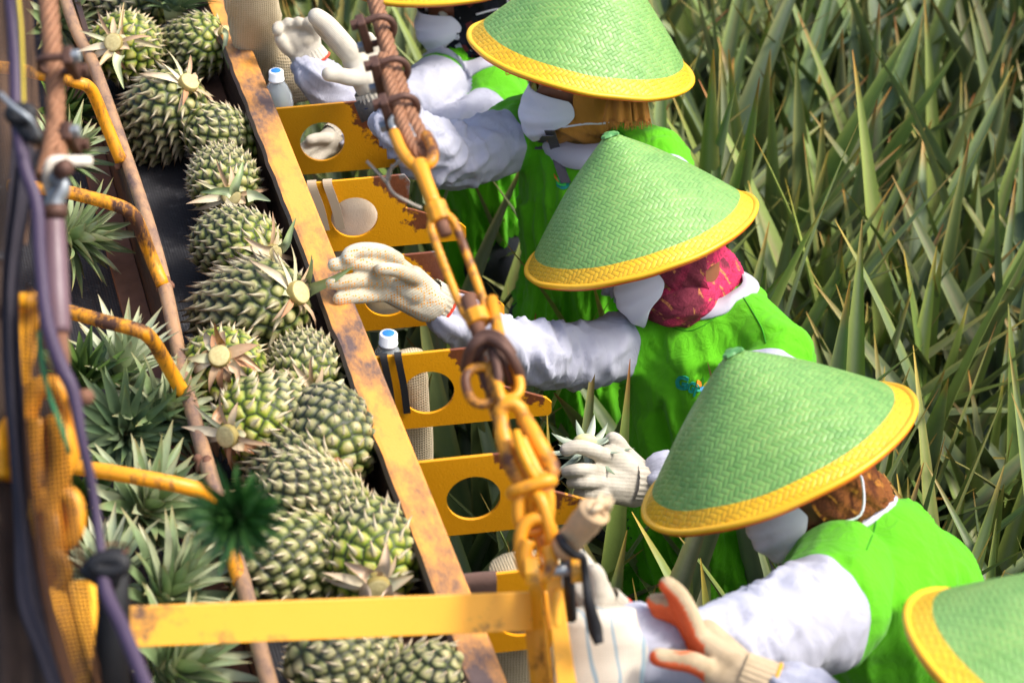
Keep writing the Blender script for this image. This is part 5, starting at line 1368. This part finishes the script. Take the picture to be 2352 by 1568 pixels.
J = {'fingers': [fing(z(600, 880, 5.06), z(530, 910, 5.05), z(480, 950, 5.04)), fing(z(610, 900, 5.07), z(550, 940, 5.06), z(510, 990, 5.05)), fing(z(600, 860, 5.06), z(520, 880, 5.05), z(470, 920, 5.04)), fing(z(620, 920, 5.07), z(580, 960, 5.06), z(550, 1000, 5.05)), fing(z(620, 850, 5.05), z(560, 850, 5.04), z(520, 860, 5.03))],
     'palm': [(z(670, 840, 5.08), z(600, 880, 5.07), .026, .022), (z(680, 870, 5.09), z(620, 910, 5.08), .024, .02)], 'dir': -RT-UP*.4, 'side': UP, 'r': .012}
hand(W1, J, GLOVE, cuff=(z(650, 850, 5.08), z(690, 830, 5.09), .030, .033, RED))
# ---- worker 2
W2 = worker('worker in a tan scarf whose white sleeve passes behind the wire rope', 1335, 130, (1392, -122), 261, .28,
            (1332, 195, 5.03), (-.80, .38, .45), D(1370, 305, 5.08), D(1225, 300, 5.16), D(1500, 335, 5.02), D(1345, 760, 5.30),
            [{'p': [D(1210, 300, 5.12), D(1030, 360, 4.98), D(895, 275, 4.83)], 'r': [.078, .066, .043], 'seam': .07}, {'p': [D(1505, 370, 5.0), D(1560, 560, 4.86), D(1430, 640, 4.80)], 'r': [.075, .06, .045]}], 2, SC2, (-.65, .3, .6), fat=1.05, gear={'maskf': .012, 'mz': -.010})
J = {'fingers': [fing(z(770, 330, 4.80), z(690, 230, 4.78), z(620, 150, 4.77), z(560, 105, 4.76), r=.0195), fing(z(780, 350, 4.82), z(700, 270, 4.81), z(630, 200, 4.80), z(580, 145, 4.79), r=.018),
                 fing(z(880, 370, 4.83), z(900, 280, 4.82), z(880, 230, 4.81)), fing(z(920, 400, 4.84), z(940, 320, 4.84), z(920, 260, 4.83)), fing(z(850, 480, 4.80), z(760, 475, 4.78), z(690, 460, 4.77), z(635, 455, 4.76), r=.016)],
     'palm': [(z(900, 520, 4.83), z(790, 370, 4.81), .032, .024), (z(900, 500, 4.84), z(890, 390, 4.83), .03, .024), (z(880, 540, 4.83), z(830, 470, 4.80), .026, .022)], 'dir': -RT+UP, 'side': RT+UP, 'r': .0125}
hand(W2, J, GLOVE, cuff=(z(890, 540, 4.83), z(925, 610, 4.84), .033, .036, BLK))
obj('inner_cuff', tube([z(900, 575, 4.845), z(960, 690, 4.85)], [.039, .043], seg=24, rfun=lambda i, t: 1+.02*math.cos(t*12)), simple('grey knitted cuff', '#5a5550', .95, 0, .5, 120, .6), W2['root'])
# ---- worker 3
W3 = worker('central worker in a pink scarf reaching a yellow-dotted glove over the beam', 1472, 545, (1399, 304), 276, .285,
            (1548, 596, 4.74), (-.90, .50, .30), D(1630, 655, 4.83), D(1465, 775, 4.86), D(1765, 760, 4.74), D(1600, 1180, 5.02),
            [{'p': [D(1455, 790, 4.82), D(1232, 815, 4.64), D(1025, 722, 4.45)], 'r': [.074, .060, .039]}, {'p': [D(1785, 815, 4.72), D(1735, 1100, 4.50), D(1530, 1092, 4.46)], 'r': [.078, .06, .040], 'seam': .05}], 3, SC3, (-.6, .25, .75), fat=1.08,
            cf=.03, gear={'maskdrop': .012, 'open_': 50, 'maskf': .02, 'nape': 1, 'loops': False})
z = Zr(900, 900, .6531)
J = {'fingers': [fing(z(1050, 215, 4.36), z(960, 165, 4.33), z(840, 152, 4.30), z(765, 175, 4.29), z(752, 205, 4.285)), fing(z(990, 280, 4.35), z(900, 250, 4.32), z(780, 228, 4.30), z(668, 245, 4.29)),
                 fing(z(960, 345, 4.35), z(860, 335, 4.32), z(760, 345, 4.30), z(655, 355, 4.29)), fing(z(960, 420, 4.36), z(870, 430, 4.33), z(780, 440, 4.31), z(700, 450, 4.30)), fing(z(1170, 330, 4.37), z(1110, 300, 4.33), z(1040, 275, 4.31), z(955, 268, 4.30), r=.0128)],
     'palm': [(z(1280, 470, 4.42), z(1060, 260, 4.37), .030, .019), (z(1250, 490, 4.42), z(1000, 330, 4.37), .030, .019), (z(1230, 500, 4.42), z(980, 400, 4.37), .028, .019), (z(1240, 430, 4.42), z(1160, 310, 4.37), .028, .018), (z(1150, 400, 4.39), z(1050, 350, 4.37), .028, .022)], 'dir': -RT+UP*.3, 'side': UP+RT*.3, 'r': .0135}
pn = IV(-.1, .55, .8)
hand(W3, J, GLOVED, colf=lambda n, v: (1, 1, 1) if n.dot(pn) > .45 else (0, 0, 0), cuff=(z(1240, 440, 4.42), z(1335, 500, 4.44), .036, .036, RED))
z = Zr(1850, 1700, .6577)
J = {'fingers': [fing(z(870, 190, 4.42), z(780, 150, 4.38), z(700, 130, 4.36), z(630, 150, 4.36), r=.0135), fing(z(850, 290, 4.42), z(770, 275, 4.38), z(700, 272, 4.36), z(635, 285, 4.37), r=.0125),
                 fing(z(860, 350, 4.42), z(790, 345, 4.38), z(720, 348, 4.37), z(665, 350, 4.38), r=.0122), fing(z(880, 410, 4.43), z(810, 412, 4.40), z(750, 415, 4.39), z(705, 412, 4.40), r=.0118), fing(z(1000, 200, 4.46), z(960, 120, 4.45), z(915, 80, 4.45), z(890, 105, 4.46), r=.013)],
     'palm': [(z(1080, 340, 4.47), z(890, 190, 4.43), .033, .022), (z(1080, 350, 4.47), z(870, 290, 4.43), .034, .022), (z(1060, 380, 4.47), z(890, 360, 4.43), .032, .022), (z(1040, 400, 4.47), z(910, 410, 4.44), .03, .02), (z(1060, 300, 4.47), z(990, 190, 4.46), .03, .02)], 'dir': -RT, 'side': UP, 'r': .0138}
hand(W3, J, GLOVE, cuff=(z(1020, 345, 4.46), z(1180, 355, 4.48), .041, .040, BLK))
e = empty('pineapple_tuft', z(735, 150, 4.46), 'small cut crown held in the white glove in front of the green tunic', 'pineapple crown')
e.rotation_euler = axis_mat(IV(.1, .80, -.5), .5).to_euler(); e.scale = (.66,)*3; e.location = z(748, 85, 4.43)
SM = crown_proto(41, 46, .105, ('#a9b7a2', '#8fa088', '#bcc6ae'), '#7b8f6a', 1.75, .026); link('leaves', SM[0], e); link('core', SM[1], e)
obj('cut_base', sphere(z(740, 70, 4.43), .032, .020, .026, (RT, UP, BK), 20, 10), DRYB if False else simple('cut crown base', '#dcd69a', .7, 0, .3, 60, .4), e)
obj('snapped_stub', remesh(merge(tube([z(742, 70, 4.43), z(742, 20, 4.43)], [.020, .011], seg=10), tube([z(735, 30, 4.43), z(728, -5, 4.43)], [.012, .002], seg=8)), .004, 2), STUB, e)
# ---- worker 4
W4 = worker('worker bent low in a brown batik scarf with a broad white sleeve', 1787, 1045, (1681, 804), 335, .325,
            (1868, 1118, 3.92), (-.72, .66, .25), D(1965, 1180, 3.98), D(2080, 1240, 4.10), D(1960, 1380, 3.80), D(2200, 1740, 4.20),
            [{'p': [D(2060, 1260, 4.10), D(1980, 1420, 4.25), D(1850, 1470, 4.10)], 'r': [.08, .06, .045]}, {'p': [D(1905, 1400, 3.74), D(1660, 1500, 3.55), D(1455, 1465, 3.45)], 'r': [.094, .074, .044], 'seam': .02}], 4, SC4, (-.55, .75, .2), fat=1.12, sfold=.75,
            gear={'maskf': .01, 'open_': 60})
J = {'fingers': [fing(z(800, 960, 3.46), z(760, 860, 3.46), z(705, 790, 3.46)), fing(z(780, 980, 3.45), z(720, 880, 3.45), z(670, 830, 3.45)), fing(z(760, 1000, 3.45), z(700, 930, 3.45), z(640, 900, 3.45)), fing(z(750, 1030, 3.45), z(690, 980, 3.45), z(640, 960, 3.45)), fing(z(840, 1010, 3.44), z(830, 930, 3.44), z(805, 880, 3.44))],
     'palm': [(z(840, 1110, 3.46), z(790, 960, 3.46), .026, .02), (z(820, 1110, 3.46), z(760, 1000, 3.46), .024, .02), (z(850, 1090, 3.45), z(830, 1000, 3.45), .022, .018)], 'dir': -RT*.5+UP, 'side': RT, 'r': .0115}
hand(W4, J, GLOVE, cuff=(z(835, 1080, 3.46), z(900, 1160, 3.47), .031, .034, RED))
# ---- worker 5 (mostly outside the frame)
W5 = worker('worker at the lower right corner wearing an orange-palmed glove', 2440, 1590, (2618, 1302), 402, .34,
            (2520, 1680, 3.28), (-.8, .5, .2), D(2640, 1760, 3.34), D(2700, 1790, 3.60), D(2560, 1960, 3.30), D(2950, 2200, 3.55),
            [{'p': [D(2660, 1850, 3.6), D(2500, 2000, 3.6), D(2300, 1950, 3.5)], 'r': [.07, .055, .04]}, {'p': [D(2480, 1960, 3.25), D(2170, 1830, 3.25), D(1815, 1590, 3.36)], 'r': [.08, .065, .040]}], 5, SC2, (-.6, .7, .2))
z = lambda x, y, d: D(x, y, d)
J = {'fingers': [fing(z(1606, 1470, 3.42), z(1585, 1415, 3.41), z(1560, 1368, 3.40), z(1533, 1343, 3.40), r=.0140), fing(z(1600, 1480, 3.44), z(1570, 1420, 3.43), z(1535, 1385, 3.42), z(1503, 1382, 3.42), r=.0132), fing(z(1605, 1490, 3.46), z(1575, 1435, 3.45), z(1540, 1410, 3.44), z(1508, 1402, 3.44), r=.0125), fing(z(1615, 1495, 3.48), z(1580, 1450, 3.47), z(1555, 1435, 3.46), z(1533, 1430, 3.46), r=.0115),
                 fing(z(1640, 1545, 3.38), z(1590, 1520, 3.37), z(1550, 1515, 3.37), z(1512, 1508, 3.37), r=.0145)],
     'palm': [(z(1720, 1560, 3.37), z(1605, 1465, 3.42), .028, .014), (z(1720, 1560, 3.37), z(1625, 1450, 3.45), .028, .018), (z(1710, 1570, 3.37), z(1640, 1550, 3.38), .028, .018), (z(1700, 1545, 3.38), z(1630, 1500, 3.42), .028, .018)], 'dir': -RT+UP*.6, 'side': RT*.6+UP, 'r': .0105}
po = IV(-.72, .45, .1)
def orange(n, v):
    q = v-C0; dd = q.dot(VIEW); u = 1176+q.dot(RT)/dd*FPX; vv = 784-q.dot(UP)/dd*FPX
    return (1, 1, 1) if (n.dot(IV(-.75, .62, .1)) > .30 and u < 1618) or (u < 1618 and vv < 1500 and n.dot(IV(-.6, .3, .8)) > .9) or n.dot(IV(-.6, -.75, 0)) > .6 and vv > 1495 and u < 1625 else (0, 0, 0)
hand(W5, J, GLOVEO, colf=orange, cuff=(z(1700, 1550, 3.375), z(1772, 1580, 3.37), .034, .036, ORB))
# scarf tails of worker 2, chin strap, cap line
H, f, n, s = W2['head'], W2['f'], W2['n'], W2['hs']
def tail(par, pts, w, mat, seed, name='scarf_tail'):
    P_ = catmull(pts, 6); V, F = [], []; m = 16; N = len(P_)
    for i, p in enumerate(P_):
        d = (P_[min(i+1, N-1)]-P_[max(i-1, 0)]).normalized(); sd = d.cross(BK).normalized()
        for k in range(m+1):
            t = k/m*2-1; V.append(p+sd*(w*t*(.7+.3*i/N))+BK*(.010*(1-t*t)+.006*math.sin(t*7+seed+i*.1)))
    for i in range(N-1):
        for k in range(m): a = i*(m+1)+k; F.append((a, a+1, a+m+2, a+m+1))
    b = len(V); V += [v-BK*.003 for v in V]; F += [tuple(reversed([q+b for q in g])) for g in F]
    o = obj(name, (V, F), mat, par); 
    rnd = random.Random(seed); fr = []
    for k in range(44):
        t = rnd.uniform(-1, 1); e = P_[-1]; d = (P_[-1]-P_[-2]).normalized(); sd = d.cross(BK).normalized(); p = e+sd*(w*t)+BK*(.010*(1-t*t)); fr.append(tube([p-d*.004, p+d*rnd.uniform(.006, .016)+sd*rnd.uniform(-.004, .004)], [.0012, .0005], seg=4))
    obj('fringe', merge(*fr), mat, o); return o
tail(W2['root'], [D(1425, 205, 4.95), D(1420, 245, 4.92), D(1418, 282, 4.92)], .030, SC2, 1)
tail(W2['root'], [D(1462, 205, 4.95), D(1466, 245, 4.93), D(1468, 280, 4.93)], .024, SC2, 4)
def rib_on(W, pts, w, mat, name):
    out = []
    bv = W['bvh']
    for (u, v, dd) in pts:
        r = (D(u, v, 5)-C0).normalized(); h = bv.ray_cast(C0, r)
        out.append(h[0]-r*.006 if h[0] is not None and dd is None else D(u, v, dd or 4.9))
    return obj(name, ribbon(out, RT, w, .0008), mat, W['root'], smooth=False)
GREYR = simple('grey ribbon', '#5b5660', .85, 0, .15)
rib_on(W2, [(1262, 300, 4.90), (1275, 340, None), (1285, 380, None), (1300, 420, None)], .020, GREYR, 'hat_ribbon')
rib_on(W2, [(1258, 312, 4.91), (1248, 325, None), (1240, 343, None)], .022, GREYR, 'hat_ribbon')
lp = obj('thread_loop', tube([D(1182, 148, 4.84), D(1165, 160, 4.84), D(1163, 172, 4.84), D(1178, 166, 4.84), D(1184, 150, 4.84)], .0012, seg=5, smooth=4), HATR, W2['root'])
# skull-cap / inner cap under hat brims
def capband(W, mat, z0=.045, name='head_band'):
    H, f, n, s = W['head'], W['f'], W['n'], W['hs']; P_ = [H+f*(.100*math.cos(t))+s*(.090*math.sin(t))+n*z0 for t in [2*math.pi*i/40 for i in range(40)]]
    obj(name, tube(P_, .018, seg=10, closed=True, flat=.35), mat, W['root'])
capband(W2, DARK, .030); capband(W3, DARK)
def seam(W, pts, mat, name='seam', r=.0013):
    out = []
    for u, v in catmull2(pts, 6):
        ry = (D(u, v, 5)-C0).normalized(); h = W['bvh'].ray_cast(C0, ry)
        if h[0] is not None: out.append(h[0]-ry*.0008)
    if len(out) > 3: obj(name, tube(out, r, seg=6), mat, W['root'])
def catmull2(pts, n): return [(p.x, p.y) for p in catmull([Vector((a, b, 0)) for a, b in pts], n)]
DKG = simple('dark green thread', '#2f8a08', .9, 0, .2, 200)
seam(W3, [(1683, 641), (1703, 675), (1732, 722), (1750, 755), (1759, 788)], DKG)
seam(W3, [(1545, 752), (1580, 760), (1620, 745), (1660, 712), (1690, 672)], DKG, r=.0008)
seam(W4, [(2000, 1120), (2012, 1160), (2010, 1210), (1990, 1262)], DKG)
seam(W2, [(1420, 300), (1455, 330), (1480, 370)], DKG)
# ---- embroidered emblem
def textmesh(s, size=1.0, bold=.03):
    c = bpy.data.curves.new('t', 'FONT'); c.body = s; c.size = size; c.offset = bold; c.extrude = .05; c.resolution_u = 5
    c.align_x = 'CENTER'; c.align_y = 'CENTER'
    o = bpy.data.objects.new('t', c); COL.objects.link(o); dg = bpy.context.evaluated_depsgraph_get(); e = o.evaluated_get(dg); m = e.to_mesh()
    V = [v.co.copy() for v in m.vertices]; F = [tuple(p.vertices) for p in m.polygons]; e.to_mesh_clear(); bpy.data.objects.remove(o); return V, F
def onto(W, VF, u0, v0, sc_, rot, mat, name, par, sx=1, lift=.0012):
    V = []
    for p in VF[0]:
        x, y = p.x*sc_*sx, p.y*sc_; c, s_ = math.cos(rot), math.sin(rot); u = u0+x*c-y*s_; v = v0-(x*s_+y*c)
        r = (D(u, v, 5)-C0).normalized(); h = W['bvh'].ray_cast(C0, r)
        if h[0] is None: return None
        nn = h[1] if h[1].dot(r) < 0 else -h[1]
        V.append(h[0]+nn*(lift+.0012*(1 if p.z > 0 else -1)))
    return obj(name, (V, VF[1]), mat, par, smooth=False)
def blob(pts):
    n = len(pts); V = [Vector((x, y, -.05)) for x, y in pts]+[Vector((x, y, .05)) for x, y in pts]
    return V, [tuple(range(n-1, -1, -1)), tuple(range(n, 2*n))]+[(i, (i+1) % n, n+(i+1) % n, n+i) for i in range(n)]
def petal(l, w): return blob([(w*math.sin(math.pi*i/8)*(1-i/14), l*i/8) for i in range(9)]+[(-w*math.sin(math.pi*i/8)*(1-i/14), l*i/8) for i in range(7, 0, -1)])
TEAL = simple('teal embroidery', '#0f9a86', .6, 0, .2, 200, .5, 900); ORNG = simple('orange embroidery', '#f08a1c', .6, 0, .2, 200); OLV = simple('green embroidery', '#3f9a1e', .6, 0, .2, 200); YLW = simple('yellow embroidery', '#d8d41c', .6, 0, .2, 200); LBL = simple('light blue embroidery', '#5fb4e6', .6, 0, .2, 200)
R3 = W3['tunic']
onto(W3, textmesh('G', 1, .05), 1567, 880, 40, -.12, TEAL, 'embroidered_letter', R3)
onto(W3, textmesh('G', 1, .03), 1588, 890, 34, -.25, TEAL, 'embroidered_letter', R3, .6)
onto(W3, textmesh('F', 1, .03), 1600, 898, 38, -.25, TEAL, 'embroidered_letter', R3, .75)
onto(W3, petal(.62, .26), 1611, 890, 34, .55, ORNG, 'embroidered_petal', R3)
onto(W3, petal(.75, .14), 1613, 889, 34, -.12, OLV, 'embroidered_petal', R3)
onto(W3, petal(.62, .2), 1615, 888, 34, -.95, YLW, 'embroidered_petal', R3)
onto(W3, blob([(math.cos(i*.5236), math.sin(i*.5236)) for i in range(12)]), 1615, 894, 8, 0, LBL, 'embroidered_dot', R3)
onto(W3, textmesh('S', 1, .03), 1612, 910, 16, -.25, TEAL, 'embroidered_letter', R3)
R2 = W2['tunic']
onto(W2, blob([(math.cos(i*.5236), math.sin(i*.5236)) for i in range(12)]), 1294, 420, 15, 0, simple('blue green embroidery', '#12988f', .6, 0, .2, 200), 'embroidered_dot', R2, 1, .001)
onto(W2, textmesh('G', 1, .04), 1291, 416, 30, -.1, simple('pale green embroidery', '#3fd05a', .6), 'embroidered_letter', R2, 1, .003)
onto(W2, petal(1, .1), 1285, 418, 22, .5, ORNG, 'embroidered_petal', R2, 1, .003)
AV += [(W['hip'].x, W['hip'].y, .21) for w_, W in (('a', W1), ('b', W2), ('c', W3), ('d', W4))]
for q_ in (D(1232, 815, 4.64), D(1120, 770, 4.55), D(1370, 800, 4.75)): AV.append((q_.x, q_.y, .17)); AV.append((q_.x-.03, q_.y-.22, .15))
plants(AV)
for o in bpy.data.objects:
    if 'label' in o and len(o['label'].split()) > 16: print('LONG', o.name, o['label'])
